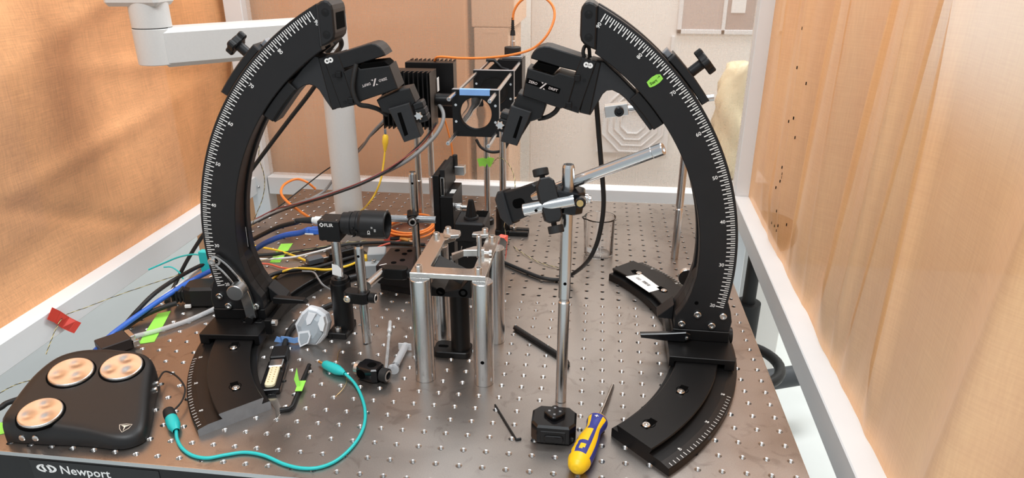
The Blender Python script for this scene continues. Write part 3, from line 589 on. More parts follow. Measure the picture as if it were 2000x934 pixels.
# ------------------------------------------------------------------ posts and clamps
def post(name, label, x, y, z1, r=.00635, z0=0, joints=(), hole=None, group=None, m=None):
    pr = [(0, z0), (r-.0005, z0), (r, z0+.0006)]
    for j in joints: pr += [(r, j-.004), (r*.82, j-.0025), (r*.82, j), (r, j+.0015)]
    pr += [(r, z1-.003), (r*.86, z1-.0006), (r*.82, z1), (r*.42, z1), (r*.38, z1-.004), (0, z1-.004)]
    t = thing(name, (x, y, z0), label, 'post', group)
    MB().lathe((x, y, 0), (0, 0, 1), pr, 28).build('shaft', m or steel, t)
    if hole: MB().lathe((x + .0006, y - r + .0006, hole), (0, -1, 0), [(.0019, .0004), (.0019, .0007), (0, .0007)], 12).build('cross_hole', dark, t)
    return t
def ra_clamp(label, c, ex, ey, la=.030, wd=.0165, ht=.017, name='post_clamp', bolt=True, knob_r=.0072):
    c = V(c); F = Fr(c, ex, ey); t = thing(name, c - V((0, 0, ht/2)), label, 'clamp', 'black right-angle post clamps')
    oc = [(-la/2, -wd*.3), (-la*.36, -wd/2), (la*.36, -wd/2), (la/2, -wd*.3), (la/2, wd*.3), (la*.36, wd/2), (-la*.36, wd/2), (-la/2, wd*.3)]
    MB().prism(oc, F, -ht/2, ht/2, .001).build('body', anod, t)
    k = MB().lathe(F(la/2, 0, 0), F.x, [(.004, 0), (.004, .002), (knob_r, .002), (knob_r, .0095), (knob_r*.85, .0105), (knob_r*.45, .0105), (knob_r*.4, .006), (0, .006)], 22).build('thumb_screw', anod, t)
    MB().lathe(F(la/2 + .0106, 0, 0), F.x, [(knob_r*.82, -.0001), (knob_r*.8, .0002), (knob_r*.5, .0002)], 22).build('knurled_rim', alu, k)
    if bolt: MB().lathe(F(-la*.28, -wd/2, 0), -F.y, [(.0052, 0), (.0052, .003), (.0042, .004), (.0026, .004), (.0022, .001), (0, .001)], 18).build('cap_screw', chrome, t)
    return t
# ------------------------------------------------------------------ sample stage
PX, PY = (-.0235, .0520), (.1555, .2570)
sg_ = thing('sample_stage', (.014, .206, 0), 'open steel sample stage on four thick brushed pillars', 'stage')
for x in PX:
    for y in PY:
        p_ = MB().lathe((x, y, 0), (0, 0, 1), [(0, 0), (.0123, 0), (.0127, .0005), (.0127, .1410), (.0121, .1416), (0, .1416)], 40).build('pillar', steel, sg_)
MB().lathe((.0524, .1555-.0126, .0360), (0, -1, 0), [(.0024, -.0002), (.0024, .0002), (0, .0002)], 14).build('cross_hole', dark, sg_)
def fillet(cx, cy, r, a0, a1, n=5): return [(cx + r*math.cos(math.radians(a0+(a1-a0)*k/n)), cy + r*math.sin(math.radians(a0+(a1-a0)*k/n))) for k in range(n+1)]
U = [(-.0358, .1545), (.0560, .1545), (.0560, .2830), (.0380, .2830)] + fillet(.0330, .1795, .005, 0, -90) + fillet(-.0105, .1795, .005, 270, 180) + [(-.0155, .2590), (-.0040, .2725), (-.0040, .2830), (-.0358, .2830)]
MB().prism(U, Fr((0, 0, 0)), .1417, .1480, .0005).build('top_frame', platem, sg_)
for x, y in ((-.0275, .1660), (.0455, .1675), (-.0290, .2700), (.0470, .2690)): cap_screw(sg_, (x, y, .1480), (0, 0, 1), .0045, .0055, alu)
for poly, sc in (([(-0.0207,0.2746,0.15), (-0.0217,0.2857,0.15), (-0.009,0.2863,0.15), (0.0009,0.2829,0.15), (0.003,0.2757,0.15), (0.002,0.2665,0.15), (-0.0085,0.2634,0.15), (-0.0178,0.2677,0.15)], (-0.0152,0.2809,0.153)), ([(0.019,0.2722,0.15), (0.0191,0.2796,0.15), (0.0281,0.2844,0.15), (0.0379,0.2893,0.15), (0.0411,0.2731,0.15), (0.0319,0.2702,0.15)], (0.0352,0.2824,0.153))):
    cl = MB().prism([p[:2] for p in poly], Fr((0, 0, 0)), .1482, .1530, .0006).build('specimen_clip', alu, sg_)
    cap_screw(cl, (sc[0], sc[1], .1530), (0, 0, 1), .0042, .005, alu)
ca = MB().prism([p[:2] for p in [(0.0066,0.1981,0.157), (0.0301,0.2221,0.157), (0.035,0.2244,0.157), (0.0442,0.2205,0.157), (0.0452,0.2125,0.157), (0.0197,0.2077,0.157), (0.0087,0.1913,0.157)]], Fr((0, 0, 0)), .1482, .1570, .0005).build('side_clip', alu, sg_)
pc = (0.0388,0.2133,0.157); MB().lathe((pc[0], pc[1], .1481), (0, 0, 1), [(.0033, 0), (.0033, .027), (.0026, .0278), (.0013, .0278), (.0012, .025), (0, .025)], 18).build('clip_post', steelh, ca)
pc = (0.0449,0.2136,0.153); MB().cyl(pc, V(pc) + V((.007, 0, 0)), .002).cyl(V(pc) + V((.0065, 0, 0)), V(pc) + V((.0105, 0, 0)), .0042, .0042, 18).build('clip_screw', chrome, ca)
t = MB().ribbon([(0.0539,0.2857,0.147), (0.0606,0.2829,0.147), (0.0648,0.2882,0.142), (0.0602,0.3114,0.115), (0.058,0.3227,0.098)], (0, 1, 0), .010, .0004).build('coral_tape', salmon); tag(t, 'coral red tape strip hanging off the back right of the sample stage', 'tape')
# mirror mount under the stage
mm = thing('mirror_mount', (.006, .215, 0), 'black angled mirror mount on a short post under the sample stage', 'mirror mount')
x0, x1 = (-0.0204,0.196,0.1096)[0], (0.0285,0.196,0.1126)[0]
MB().prism([(-.026, 0), (.026, 0), (.026, .0285), (.012, .012), (-.010, .006), (-.026, .016)], Fr(((x0+x1)/2, .196, (0.0036,0.196,0.0958)[2]), (1, 0, 0), (0, 0, 1), (0, -1, 0)), -.040, 0, .001).build('cage_cube', anod, mm)
Fm = Fr(((x0+x1)/2 - .004, .212, (0.0042,0.196,0.1111)[2] + .016), (1, .0, -.50), (0, 1, 0)); MB().box(Fm, (-.020, .022), (-.018, .018), (-.002, .0035), .0008).build('mirror_plate', blk, mm)
for dx in (-.013, .016): MB().lathe(((x0+x1)/2 + dx, .196, (0.0039,0.196,0.1031)[2]), (0, -1, 0), [(.0058, -.0002), (.0058, .0004), (.0036, .0004), (.003, -.0001), (0, -.0001)], 18).build('port', dark, mm)
xp = (0.0102,0.212,0.043)[0]
MB().lathe((xp, .218, 0), (0, 0, 1), [(0, .008), (.0128, .008), (.0128, (0.0036,0.196,0.0943)[2]), (0, (0.0036,0.196,0.0943)[2])], 32).build('post_holder', anod, mm)
MB().prism(rrect(xp-.036, xp+.0145, .203, .234, .008), Fr((0, 0, 0)), 0, .009, .001).build('base_clamp', anod, mm)
MB().prism(rrect(xp-.031, xp-.017, .2155, .2215, .0029), Fr((0, 0, 0)), .0089, .0093, .0001).build('slot', dark, mm)
# ------------------------------------------------------------------ machine-vision camera
cm = thing('vision_camera', (-.166, .2555, .146), 'small black cube camera with a fat black lens on a steel post', 'camera')
MB().box(None, (-.1825, -.1525), (.2405, .2700), (.1465, .1742), .0008).build('camera_body', anod, cm)
MB().box(None, (-.1740, -.1560), (.2450, .2660), (.1430, .1465), .0006).build('mount_foot', anod, cm)
Ff = Fr((-.1685, .2402, .1690), (1, 0, 0), (0, 0, 1))
lo = MB().text('FLIR', Fr(Ff(.0018, 0, .0001), (1, 0, 0), (0, 0, 1)), .0066)
for k in range(4):
    c_, s_ = math.cos(math.radians(90*k)), math.sin(math.radians(90*k)); lo.quad(*[Ff(-.0082 + (p*c_ - q*s_), p*s_ + q*c_, .0001) for p, q in ((-.0013, .0014), (.0013, .0014), (.0006, .0030), (-.0006, .0030))])
for k in range(4):
    c_, s_ = math.cos(math.radians(90*k)), math.sin(math.radians(90*k)); lo.quad(*[Ff(-.0082 + (p*c_ - q*s_), p*s_ + q*c_, .0001) for p, q in ((.0011, .0010), (.0024, .0014), (.0024, .0020), (.0011, .0018))])
lo.build('logo', ink, cm)
for x, z in ((-.1570, .1500), (-.1800, .1500)): MB().lathe((x, .2404, z), (0, -1, 0), [(.0016, 0), (.0016, .0003), (.0008, .0003), (0, 0)], 12).build('case_screw', anod, cm)
for x in (-.1775, -.1575): MB().lathe((x, .2460, .1742), (0, 0, 1), [(.0013, 0), (.0013, .0004), (0, .0004)], 12).build('case_screw', chrome, cm)
lz, ly = .1672, .2552
ln = MB().lathe((-.1525, ly, lz), (1, 0, 0), [(.0140, 0), (.0148, .001), (.0148, .008), (.0160, .0085), (.0160, .0135), (.0150, .0140), (.0150, .0155), (.0170, .0160), (.0172, .0220), (.0165, .0225), (.0165, .0245), (.0182, .0255), (.0190, .0290), (.0190, .0600), (.0184, .0612), (.0158, .0612), (.0150, .0520), (.0110, .0500), (.0110, .0470)], 40).build('lens_barrel', blk, cm)
MB().lathe((-.1525, ly, lz), (1, 0, 0), [(.0112, .0478), (.009, .0492), (.005, .0500), (0, .0502)], 28, sm=True).build('front_glass', gloss, ln)
tv_ = nz((.0, -.92, .28)); up_ = nz(V((0, .28, .92)))
lp = MB(); Fl = Fr(V((-.1085, ly, lz)) + V((0, -1, -.05)).normalized()*.01915, (0, 0, -1), (1, 0, 0), (0, -1, 0))
lp.text('CE', Fr(Fl(.0035, -.0030), (0, 0, -1), (1, 0, 0), (0, -1, 0)), .0050).text('||||||', Fr(Fl(.0002, .0055), (0, 0, -1), (1, 0, 0), (0, -1, 0)), .0026).text('||||', Fr(Fl(-.0035, .0015), (0, 0, -1), (1, 0, 0), (0, -1, 0)), .0026)
lp.build('lens_print', ink, ln)
for dx, a in ((.019, 60), (.0195, 100), (.024, 75)): 
    dv = V((0, -math.sin(math.radians(a)), math.cos(math.radians(a)) - .5)).normalized(); MB().cyl(V((-.1525 + dx, ly, lz)) + dv*.0160, V((-.1525 + dx, ly, lz)) + dv*.0205, .0018, .0018, 12).build('lock_screw', anod, ln)
MB().lathe((-.1825, .2560, .1688), (-1, 0, 0), [(.0045, 0), (.0055, .0005), (.0055, .0085), (.0048, .0095), (.0042, .0095), (.0040, .0130), (0, .0130)], 20).build('round_connector', [whitec], cm)
MB().cyl((-.1960, .2560, .1688), (-.2190, .2560, .1672), .0048, .0030, 18).build('strain_relief', rubber, cm)
up = MB().box(None, (-.2000, -.1826), (.2500, .2625), (.1500, .1580), .0012, 0).box(None, (-.2060, -.2000), (.2515, .2610), (.1508, .1572), .001, 0).build('usb_plug', bluec, cm)
MB().box(None, (-.2055, -.1935), (.2490, .2499), (.1502, .1520), .0003).build('plug_label', whitet, up)
ch_ = thing('post_holder', (-.166, .2600, 0), 'black pedestal post holder clamped under the small camera', 'post holder')
MB().lathe((-.1660, .2560, 0), (0, 0, 1), [(0, .006), (.0140, .006), (.0140, .0780), (.0134, .0800), (.0120, .0800), (.0116, .0850), (.0070, .0850), (.0068, .08), (0, .08)], 36).build('sleeve', anod, ch_)
MB().box(None, (-.1830, -.1560), (.2325, .2760), (0, .0090), .001).build('base_foot', anod, ch_)
MB().box(None, (-.1825, -.1765), (.2318, .2326), (.0002, .008), .0002).build('foot_lip', anod, ch_)
cap_screw(ch_, (-.1695, .2400, .0090), (0, 0, 1), .0046, .0060, alu)
MB().cyl((-.1520, .2560, .0560), (-.1470, .2560, .0560), .0075, .0075, 22).build('side_boss', anod, ch_)
MB().lathe((-.1560, .2640, .0790), (.6, .5, 0), [(.006, 0), (.006, .012), (.008, .012), (.008, .020), (.006, .021), (0, .021)], 20).build('thumb_screw', anod, ch_)
pt = post('steel_post', 'steel post holding up the small cube camera', -.1660, .2560, .1428, z0=.0800)
MB().prism([(-.0068, -.006), (.0062, -.009), (.0068, .003), (.002, .008), (-.0060, .010)], Fr((-.1662, .2493, .0985), (1, 0, 0), (0, 0, 1)), -.0001, .0004, .0001).build('paper_tag', whitet, pt)
# bare post with clamp and the rod to the translation stage
post('steel_post', 'bare steel post with side hole standing right of the small camera', -.1250, .2310, .1460, hole=.1330)
ra_clamp('black post clamp on the bare post right of the camera holder', (-.1330, .2300, .0715), (1, -.12, 0), (.12, 1, 0), .034, .0185, .0165)
q0, q1 = (-0.1298,0.2622,0.0715), (-0.121,0.3086,0.0715)
rd = MB().tube([q0, q1], .0062, 22).build('steel_rod', steelh); tag(rd, 'short steel rod between two black clamps left of the sample stage', 'rod')
ra_clamp('black post clamp beside the dark translation stage', ((-0.1027,0.3091,0.0715)[0], (-0.1027,0.3091,0.0715)[1], .0715), (1, .0, 0), (0, 1, 0), .036, .0165, .0165, bolt=False)
# dark translation stage on the table
ts = thing('translation_stage', ((-0.1358,0.4019,0)[0], .46, 0), 'dark flat translation stage with tapped holes behind the steel rod', 'stage')
tp = [p[:2] for p in [(-0.1552,0.4552,0.045), (-0.1137,0.4647,0.045), (-0.0942,0.37,0.045), (-0.1579,0.385,0.045)]]
cx_ = sum(p[0] for p in tp)/4; cy_ = sum(p[1] for p in tp)/4; brn = mat('brown_black_anodised', (.022, .014, .014), .35, 0, .2, 80)
MB().prism(tp, Fr((0, 0, 0)), .030, .045, .0012).build('top_plate', brn, ts)
MB().prism([(cx_ + (p[0]-cx_)*.97, cy_ + (p[1]-cy_)*.97) for p in tp], Fr((0, 0, 0)), .012, .0298, .001).build('carriage', anod, ts)
MB().prism([(cx_ + (p[0]-cx_)*.88, cy_ + (p[1]-cy_)*.88) for p in tp], Fr((0, 0, 0)), 0, .0118, .001).build('base', anod, ts)
for p_ in ((-0.1245,0.4332,0.0451), (-0.1213,0.409,0.0451), (-0.1324,0.3977,0.0451), (-0.1402,0.446,0.0451), (-0.1194,0.4465,0.0451)): MB().lathe(p_, (0, 0, 1), [(.0045, 0), (.0045, .0003), (0, .0003)], 16).build('tapped_hole', dark, ts)
MB().box(Fr((-0.1465,0.3862,0.046), nz(V((-0.142,0.3906,0.046)) - V((-0.1507,0.3837,0.046)))), (-.006, .006), (-.0008, .0008), (0, .0003), 0).build('engraved_mark', ink, ts)
gc = thing('grey_connector', (-0.1849,0.4675,0.02), 'grey multi-pin connector with yellow insert left of the translation stage', 'connector')
lg_ = mat('light_grey_plastic', (.36, .38, .39), .45); Fc = Fr((-0.1735,0.4602,0.022), (1, .25, 0), (-.25, 1, 0))
MB().box(Fc, (-.022, .008), (-.016, .016), (-.021, .016), .0015).build('shell', lg_, gc); MB().box(Fc, (-.034, -.022), (-.012, .004), (-.018, .008), .001).build('insert', yellow, gc)
MB().box(Fc, (-.030, .006), (-.034, -.016), (-.021, .004), .0015).build('hood', lg_, gc); cap_screw(gc, Fc(-.010, -.025, .004), (0, 0, 1), .004, .006, alu)
# ------------------------------------------------------------------ rod post behind the stage
post('steel_post', 'steel post carrying a horizontal rod left of the vertical stage', (-0.1135,0.47,0.1358)[0], .47, (-0.1113,0.47,0.1743)[2], hole=(-0.1149,0.47,0.1568)[2])
hx = MB().tube([(-0.156,0.456,0.0979), (-0.0743,0.456,0.099)], .0062, 22).build('steel_rod', steelh); tag(hx, 'horizontal steel rod clamped across the post behind the sample stage', 'rod')
c_ = (-0.1155,0.463,0.0989); ra_clamp('black clamp joining the horizontal rod to its post behind the stage', c_, (.25, -1, 0), (1, .25, 0), .028, .0175, .0175, bolt=False, knob_r=.0078)
# ------------------------------------------------------------------ vertical motor stage and gripper block
zs = thing('vertical_stage', (-.066, .525, 0), 'tall black vertical motor stage behind the sample stage', 'stage')
zt = (-0.0836,0.48,0.1662)[2]; zb = (-0.0629,0.48,0.1301)[2]; xa, xb, xc = (-0.0836,0.48,0.1662)[0], (-0.0728,0.48,0.1306)[0], (-0.0509,0.48,0.1297)[0]
MB().box(None, (xa, xb), (.48, .575), (0, zt), .0008).build('back_plate', anod, zs)
MB().box(None, (xb, xc), (.48, .560), (0, zb), .0008).build('slide_block', anod, zs)
MB().box(None, (xb, xb+.0085), (.487, .572), (zb, zt + .008), .0006).build('slide_plate', blk, zs)
ra_ = MB().box(None, (xb+.001, xb+.0026), (.4835, .4865), (zb, zt-.004), .0003).box(None, (xb+.0062, xb+.0078), (.4835, .4865), (zb, zt-.004), .0003).box(None, (xb+.001, xb+.0078), (.4835, .4865), (zt-.0055, zt-.004), .0002).box(None, (xb+.001, xb+.0078), (.4835, .4865), (zb, zb+.0012), .0002).build('cross_roller_rail', chrome, zs)
MB().cyl((xb+.010, .565, zt - .012), (xb+.010, .565, zt + .012), .0045, .0045, 20).build('knurled_screw', rubber, zs)
MB().box(None, (xb+.010, xb+.028), (.555, .570), (zt - .022, zt - .006), .001).build('end_bracket', alu, zs)
st_ = MB().text('CE', Fr((xb + .0045, .4796, zb - .070), (0, 0, 1), (-1, 0, 0), (0, -1, 0)), .0085)
st_.text('|||||', Fr((xb + .0145, .4796, zb - .064), (0, 0, 1), (-1, 0, 0), (0, -1, 0)), .0060); st_.text('|||| |||', Fr((xb + .0170, .4796, zb - .112), (0, 0, 1), (-1, 0, 0), (0, -1, 0)), .0060); st_.build('printed_label', ink, zs)
lbm = MB()
for k in range(5): lbm.box(None, (xb + .0125 + .0017*k, xb + .0135 + .0017*k), (.50, .52), (zb, zb+.0002), 0)
lbm.build('striped_label', ink, zs)
MB().cyl((xc, .500, (-0.0436,0.5,0.1067)[2]), (xc + .010, .500, (-0.0436,0.5,0.1067)[2]), .007).cyl((xc + .010, .500, (-0.0436,0.5,0.1067)[2]), (xc + .020, .500, (-0.0436,0.5,0.1067)[2]), .0035).build('micrometer_tip', chrome, zs)
gp = thing('gripper_block', (-.016, .47, .04), 'black block with cone knob on the vertical stage', 'gripper')
gz = (-0.0178,0.44,0.1016)[2]; gx0, gx1 = (-0.0422,0.44,0.097)[0], (0.0078,0.44,0.0994)[0]
MB().box(None, (gx0, gx1), (.44, .500), (gz - .034, gz), .003).build('block', blk, gp)
MB().box(None, (gx0 + .004, gx1 - .002), (.446, .495), (gz - .085, gz - .0345), .001).build('lower_block', anod, gp)
MB().box(None, (gx1 - .022, gx1 - .002), (.472, .497), (gz, gz + .0012), .0004).build('recess', dark, gp)
kc = V(((gx0+gx1)/2, .462, gz))
cone = MB().lathe(kc, (0, 0, 1), [(.0118, 0), (.0122, .001), (.0118, .0042), (.0085, .0045)], 30); cone.build('cone_collar', grblk, gp)
cv = []
for h, r in ((.0042, .0086), (.030, .0042), (.0325, .0032)):
    cv.append([(r * (1 + (.08 if k % 2 else -.06)) * math.cos(2*math.pi*k/32), r * (1 + (.08 if k % 2 else -.06)) * math.sin(2*math.pi*k/32), h) for k in range(32)])
cb = MB()
for a, b in zip(cv, cv[1:]): cb.add([kc + V(p) for p in a] + [kc + V(p) for p in b], [[k, (k+1) % 32, 32+(k+1) % 32, 32+k] for k in range(32)])
cb.add([kc + V(p) for p in cv[-1]], [list(range(32))]); cb.build('fluted_cone', blk, gp)
for k, dx in enumerate((-.012, -.004, .006, .012)): MB().tube([((gx0+gx1)/2 + dx, .4385, gz - .040 - .003*(k % 2)), ((gx0+gx1)/2 + dx - .002, .4365, gz - .048), ((gx0+gx1)/2 + dx + .001, .438, gz - .056 - .003*k % .006)], .0008, 6).build('spring_pin', chrome, gp)
# ------------------------------------------------------------------ tall post on the right with swivel clamp and rods
post('steel_post', 'tall jointed steel post standing in the right foreground', .1505, .1285, (0.1486,0.1285,0.2965)[2], .0066, 0, ((0.1494,0.1285,0.1387)[2],), (0.1533,0.1285,0.1603)[2])
h0, h1 = V((0.1053,0.1126,0.2496)), V((0.1583,0.1136,0.2624))
r_ = thing('steel_rod', h0, 'short steel rod crossing in front of the tall post', 'rod'); MB().tube([h0, h1], .0064, 24).build('shaft', steelh, r_)
ax_ = nz(h0 - h1); MB().lathe(h0, ax_, [(.0064, 0), (.0058, .0006), (.003, .0006), (.0026, -.004), (0, -.004)], 20).build('end_face', steelh, r_)
MB().lathe(V((0.1195,0.0999,0.2543)), V((0, -.9, -.1)), [(.0017, 0), (.0017, .0006), (0, .0006)], 10).build('cross_hole', dark, r_)
ck = V((0.1525,0.1274,0.2579)); tcl = thing('post_clamp', ck - V((0, 0, .014)), 'glossy black clamp with brass screw on the tall right post', 'clamp', 'black right-angle post clamps')
Fk = Fr(ck, (1, .03, -.12), (0, 1, 0)); MB().prism([(-.016, -.011), (-.004, -.0145), (.008, -.0135), (.0155, -.006), (.0155, .010), (.008, .0145), (-.010, .0145), (-.016, .012)], Fk, -.0125, .0125, .0015).build('body', gloss, tcl)
bz = V((0.1645,0.1036,0.2628)); MB().lathe(bz, (-.05, -1, .1), [(.0060, -.012), (.0060, -.001), (.0048, 0), (.0036, 0)], 18).build('screw_boss', gloss, tcl); MB().lathe(bz, (-.05, -1, .1), [(.0036, -.004), (.0036, .001), (.0015, .0014), (0, .0004)], 14).build('brass_screw', brass, tcl)
nt_ = V((0.1676,0.1299,0.2594)); MB().cyl(nt_, nt_ + V((.0045, 0, -.0008)), .0058, .0058, 16).cyl(nt_ + V((.0045, 0, -.0008)), nt_ + V((.008, 0, -.0012)), .0040, .0040, 6).build('end_nut', chrome, tcl)
b0, b1, bj = V((0.1112,0.1472,0.2522)), V((0.2441,0.1059,0.3228)), None
big = thing('steel_rod', b0, 'long steel rod slanting up to the right from the swivel clamp', 'rod')
bd_ = nz(b1 - b0); Lb = (b1 - b0).length; jb = .42*Lb*.62
MB().lathe(b0, bd_, [(0, 0), (.0035, 0), (.0058, .010), (.0058, jb), (.0062, jb+.0004), (.0062, Lb-.012), (.0060, Lb-.0115), (.0064, Lb-.011), (.0064, Lb-.001), (.0058, Lb), (.0034, Lb), (.0008, Lb-.004)], 30).build('shaft', steelh, big)
hp = V((0.2281,0.1071,0.3172)); MB().lathe(hp, nz(V((.1764, -.5648, .5004)) - hp), [(.0018, 0), (.0018, .001), (0, .001)], 10).build('cross_hole', dark, big)
sc_ = V((0.1318,0.1196,0.2586)); sw = thing('swivel_clamp', sc_ - V((0, 0, .02)), 'black swivel clamp with two knurled screws joining the two right-hand rods', 'clamp')
Fs_ = Fr(sc_, nz(V((0.1408,0.1216,0.2606)) - V((0.1301,0.1194,0.2586))), V((0.128,0.1276,0.2786)) - V((0.1323,0.1197,0.2586)))
MB().prism([(-.0092, -.020), (-.004, -.0235), (.006, -.0235), (.010, -.018), (.0098, .008), (.0085, .020), (.004, .0245), (-.006, .0245), (-.011, .016), (-.0112, .002)], Fs_, -.012, .010, .0015).build('body', blk, sw)
MB().cyl(Fs_(-.002, .024, -.002), Fs_(-.0025, .028, -.002), .003).prism([(p[0]-.003, p[1]) for p in circ(.0085, 24)], Fr(Fs_(0, .0275, -.002), Fs_.x, -Fs_.z, Fs_.y), 0, .008, .0008).build('knurled_screw', rubber, sw)
MB().cyl(Fs_(.000, -.023, -.002), Fs_(.0, -.027, -.002), .003).prism(circ(.0085, 24), Fr(Fs_(.001, -.0268, -.002), Fs_.x, Fs_.z, -Fs_.y), 0, .0085, .0008).build('knurled_screw', rubber, sw)
ph = thing('probe_holder', (0.0938,0.1761,0.2353), 'charcoal plastic probe holder at the left end of the slanted rod', 'holder')
hz = V((0.0938,0.1761,0.2353)); Fh = Fr(hz, nz(V((0.1181,0.1671,0.2456)) - hz), V((0, .1, 1)))
MB().prism([(-.024, .012), (-.018, .017), (-.004, .016), (.026, .018), (.029, .014), (.028, -.010), (.010, -.017), (-.014, -.021), (-.020, -.020), (-.024, -.012)], Fh, -.012, .006, .0015).build('body', blk, ph)
MB().prism([(-.0265, .011), (-.020, .0185), (-.013, .018), (-.013, -.0225), (-.019, -.0225), (-.0265, -.012)], Fh, -.013, .010, .002).build('rim', grblk, ph)
MB().prism(rrect(-.006, .010, -.006, .005, .005), Fh, .0058, .0066, .0003).build('window', dark, ph)
for b in ((.001, .012), (-.016, -.005)): MB().box(Fh, (-.0272, -.0262), b, (-.006, .003), .0003).build('contact', chrome, ph)
MB().lathe(Fh(.0265, .001, -.002), Fh.x, [(.0075, -.010), (.0075, .0), (.0058, .004)], 20).build('rod_socket', alu, ph)
# ------------------------------------------------------------------ far right post, rod and silver clamp
fp = post('steel_post', 'thin steel post standing behind the right arc', .3270, .5745, .272, .0066, 0, ((0.326,0.5745,0.0963)[2],), m=steel)
fr0, fr1 = V((0.2191,0.562,0.2648)), V((0.3615,0.562,0.2882)); fx = MB().tube([fr0, fr1], .0056, 20).build('steel_rod', steelh); tag(fx, 'steel rod passing behind the right arc into a silver clamp', 'rod')
sk = thing('silver_clamp', V((0.2093,0.562,0.2637)) - V((0, 0, .01)), 'square silver clamp with black screw seen inside the right arc', 'clamp'); Fz = Fr((0.2092,0.562,0.2646), nz(fr1 - fr0), (-.2, 1, 0))
MB().box(Fz, (-.019, .019), (-.010, .010), (-.0095, .0095), .0006).build('body', alu, sk); MB().lathe(Fz(.004, -.010, -.001), -Fz.y, [(.0078, 0), (.0078, .005), (.0065, .006), (.004, .006), (.0036, .002), (0, .002)], 20).build('cap_screw', gloss, sk)
MB().cyl(FRa(*(0.3028,0.0815), -.064), FRa(*(0.3028,0.0815), -.056), .0125, .0125, 28).build('rear_knob', chrome, gr_)
# ------------------------------------------------------------------ cage optics
CX, CZ = -.0025, .2785
cg = thing('optics_cage', (CX, .60, CZ - .036), 'black cage plates with lenses strung on four steel rods', 'optics')
for k, (y, th) in enumerate(((.440, .011), (.622, .011))):
    Fp = Fr((CX, y, CZ), (1, 0, 0), (0, 0, 1)); pm = MB().frame(sqloop(.0353), circ(.0245, 32), Fp, -th, 0); pp = pm.build('cage_plate', anod, cg)
    MB().lathe((CX, y, CZ), (0, 1, 0), [(.0262, -.0004), (.0262, .0006), (.0240, .0006), (.0240, th)], 40).build('retaining_ring', gloss, pp)
    MB().lathe((CX, y + .006, CZ), (0, -1, 0), [(.0242, 0), (.0200, .0016), (.0140, .0030), (.0070, .0040), (.0001, .0044)], 40, sm=True).lathe((CX, y + .006, CZ), (0, 1, 0), [(.0242, 0), (.0200, .0016), (.0140, .0030), (.0070, .0040), (.0001, .0044)], 40, sm=True).build('lens', lens, pp); recalc(pp.children[-1])
    for a, b in ((-.030, -.0125), (-.030, .0125), (.030, -.0125), (.030, .0125)): MB().lathe(Fp(a, b, 0), (0, -1, 0), [(.0020, -.0002), (.0020, .0003), (0, .0003)], 12).build('set_screw', chrome, pp)
    MB().box(Fp, (-.0353, .0353), (.0353, .0356), (-th, 0), .0001).build('plate_edge', rawal, pp); MB().box(Fp, (.0353, .0356), (-.0353, .0353), (-th, 0), .0001).build('plate_edge', rawal, pp)
for a, b, y0 in ((-.030, .030, .392), (.030, .030, .385), (-.030, -.030, .376), (.030, -.030, .368)):
    rr = MB().lathe((CX + a, y0, CZ + b), (0, 1, 0), [(0, .003), (.0012, .003), (.0014, 0), (.0026, 0), (.0030, .0005), (.0030, .815 - y0 if b > 0 else .70 - y0)], 18).build('cage_rod', steelh, cg)
mz = MB().prism([(-.0353, -.0353), (.0353, -.0353), (.0353, .0353), (-.010, .0353), (-.0353, .012)], Fr((CX, .755, CZ), (1, 0, 0), (0, 0, 1)), -.060, 0, .001).build('mirror_housing', anod, cg)
MB().tube([(CX - .033, .753, CZ + .034), (CX - .018, .753, CZ + .034), (CX - .004, .753, CZ + .020), (CX + .010, .753, CZ + .016)], .0035, 8).build('adjuster_bracket', anod, mz)
MB().box(None, (CX - .004, CX + .034), (.760, .800), (CZ + .0355, CZ + .041), .0008).build('top_port', rawal, mz)
fc = V((CX + .014, .782, CZ + .041)); fh_ = MB().lathe(fc, (0, 0, 1), [(0, 0), (.0155, 0), (.0160, .001), (.0160, .0140), (.0150, .0150), (.0050, .0150), (.0050, .022), (.0042, .0225), (.0042, .0330), (.0036, .0335), (0, .0335)], 32).build('fibre_port', rubber, mz)
MB().lathe(fc, (0, 0, 1), [(.0046, .0152), (.0052, .0155), (.0052, .026), (.0044, .0265), (.0044, .036), (.0025, .037)], 18).build('ferrule', alu, fh_)
tb = MB().box(None, (CX - .0235, CX + .022), (.4385, .4392), (CZ + .0272, CZ + .0358), .0002).box(None, (CX - .0235, CX + .022), (.4385, .447), (CZ + .0357, CZ + .0361), .0001).build('blue_tape', bluet); tag(tb, 'light blue tape stuck along the top of the front cage plate', 'tape')
gp_ = post('steel_post', 'steel post under the cage with green tape', (-0.0289,0.7,0.1135)[0], .700, CZ - .036, .0058, .012, (), group=None)
MB().lathe(((-0.0289,0.7,0.1135)[0], .700, 0), (0, 0, 1), [(0, 0), (.013, 0), (.013, .010), (.0105, .012), (0, .012)], 24).build('post_foot', anod, gp_)
post('steel_post', 'thicker steel post under the cage in front of the pale back mesh', (0.0084,0.655,0.1284)[0], .655, CZ - .036, .0062, .052)
bh = thing('post_holder', ((0.0084,0.655,0.1284)[0], .655, 0), 'black post holder with slotted foot behind the probe holder', 'post holder')
xh = (0.0084,0.655,0.1284)[0]; MB().lathe((xh, .655, 0), (0, 0, 1), [(0, .009), (.0135, .009), (.0135, .052), (0, .052)], 28).build('sleeve', anod, bh)
MB().box(None, (xh - .014, xh + .012), (.642, .668), (0, .0088), .001).build('base_foot', anod, bh)
for y in (.644, .660): MB().box(None, (xh + .0122, xh + .050), (y - .005, y + .005), (0, .0088), .001).build('slotted_arm', anod, bh)
cap_screw(bh, (xh + .022, .652, .009), (0, 0, 1), .0045, .006, alu)
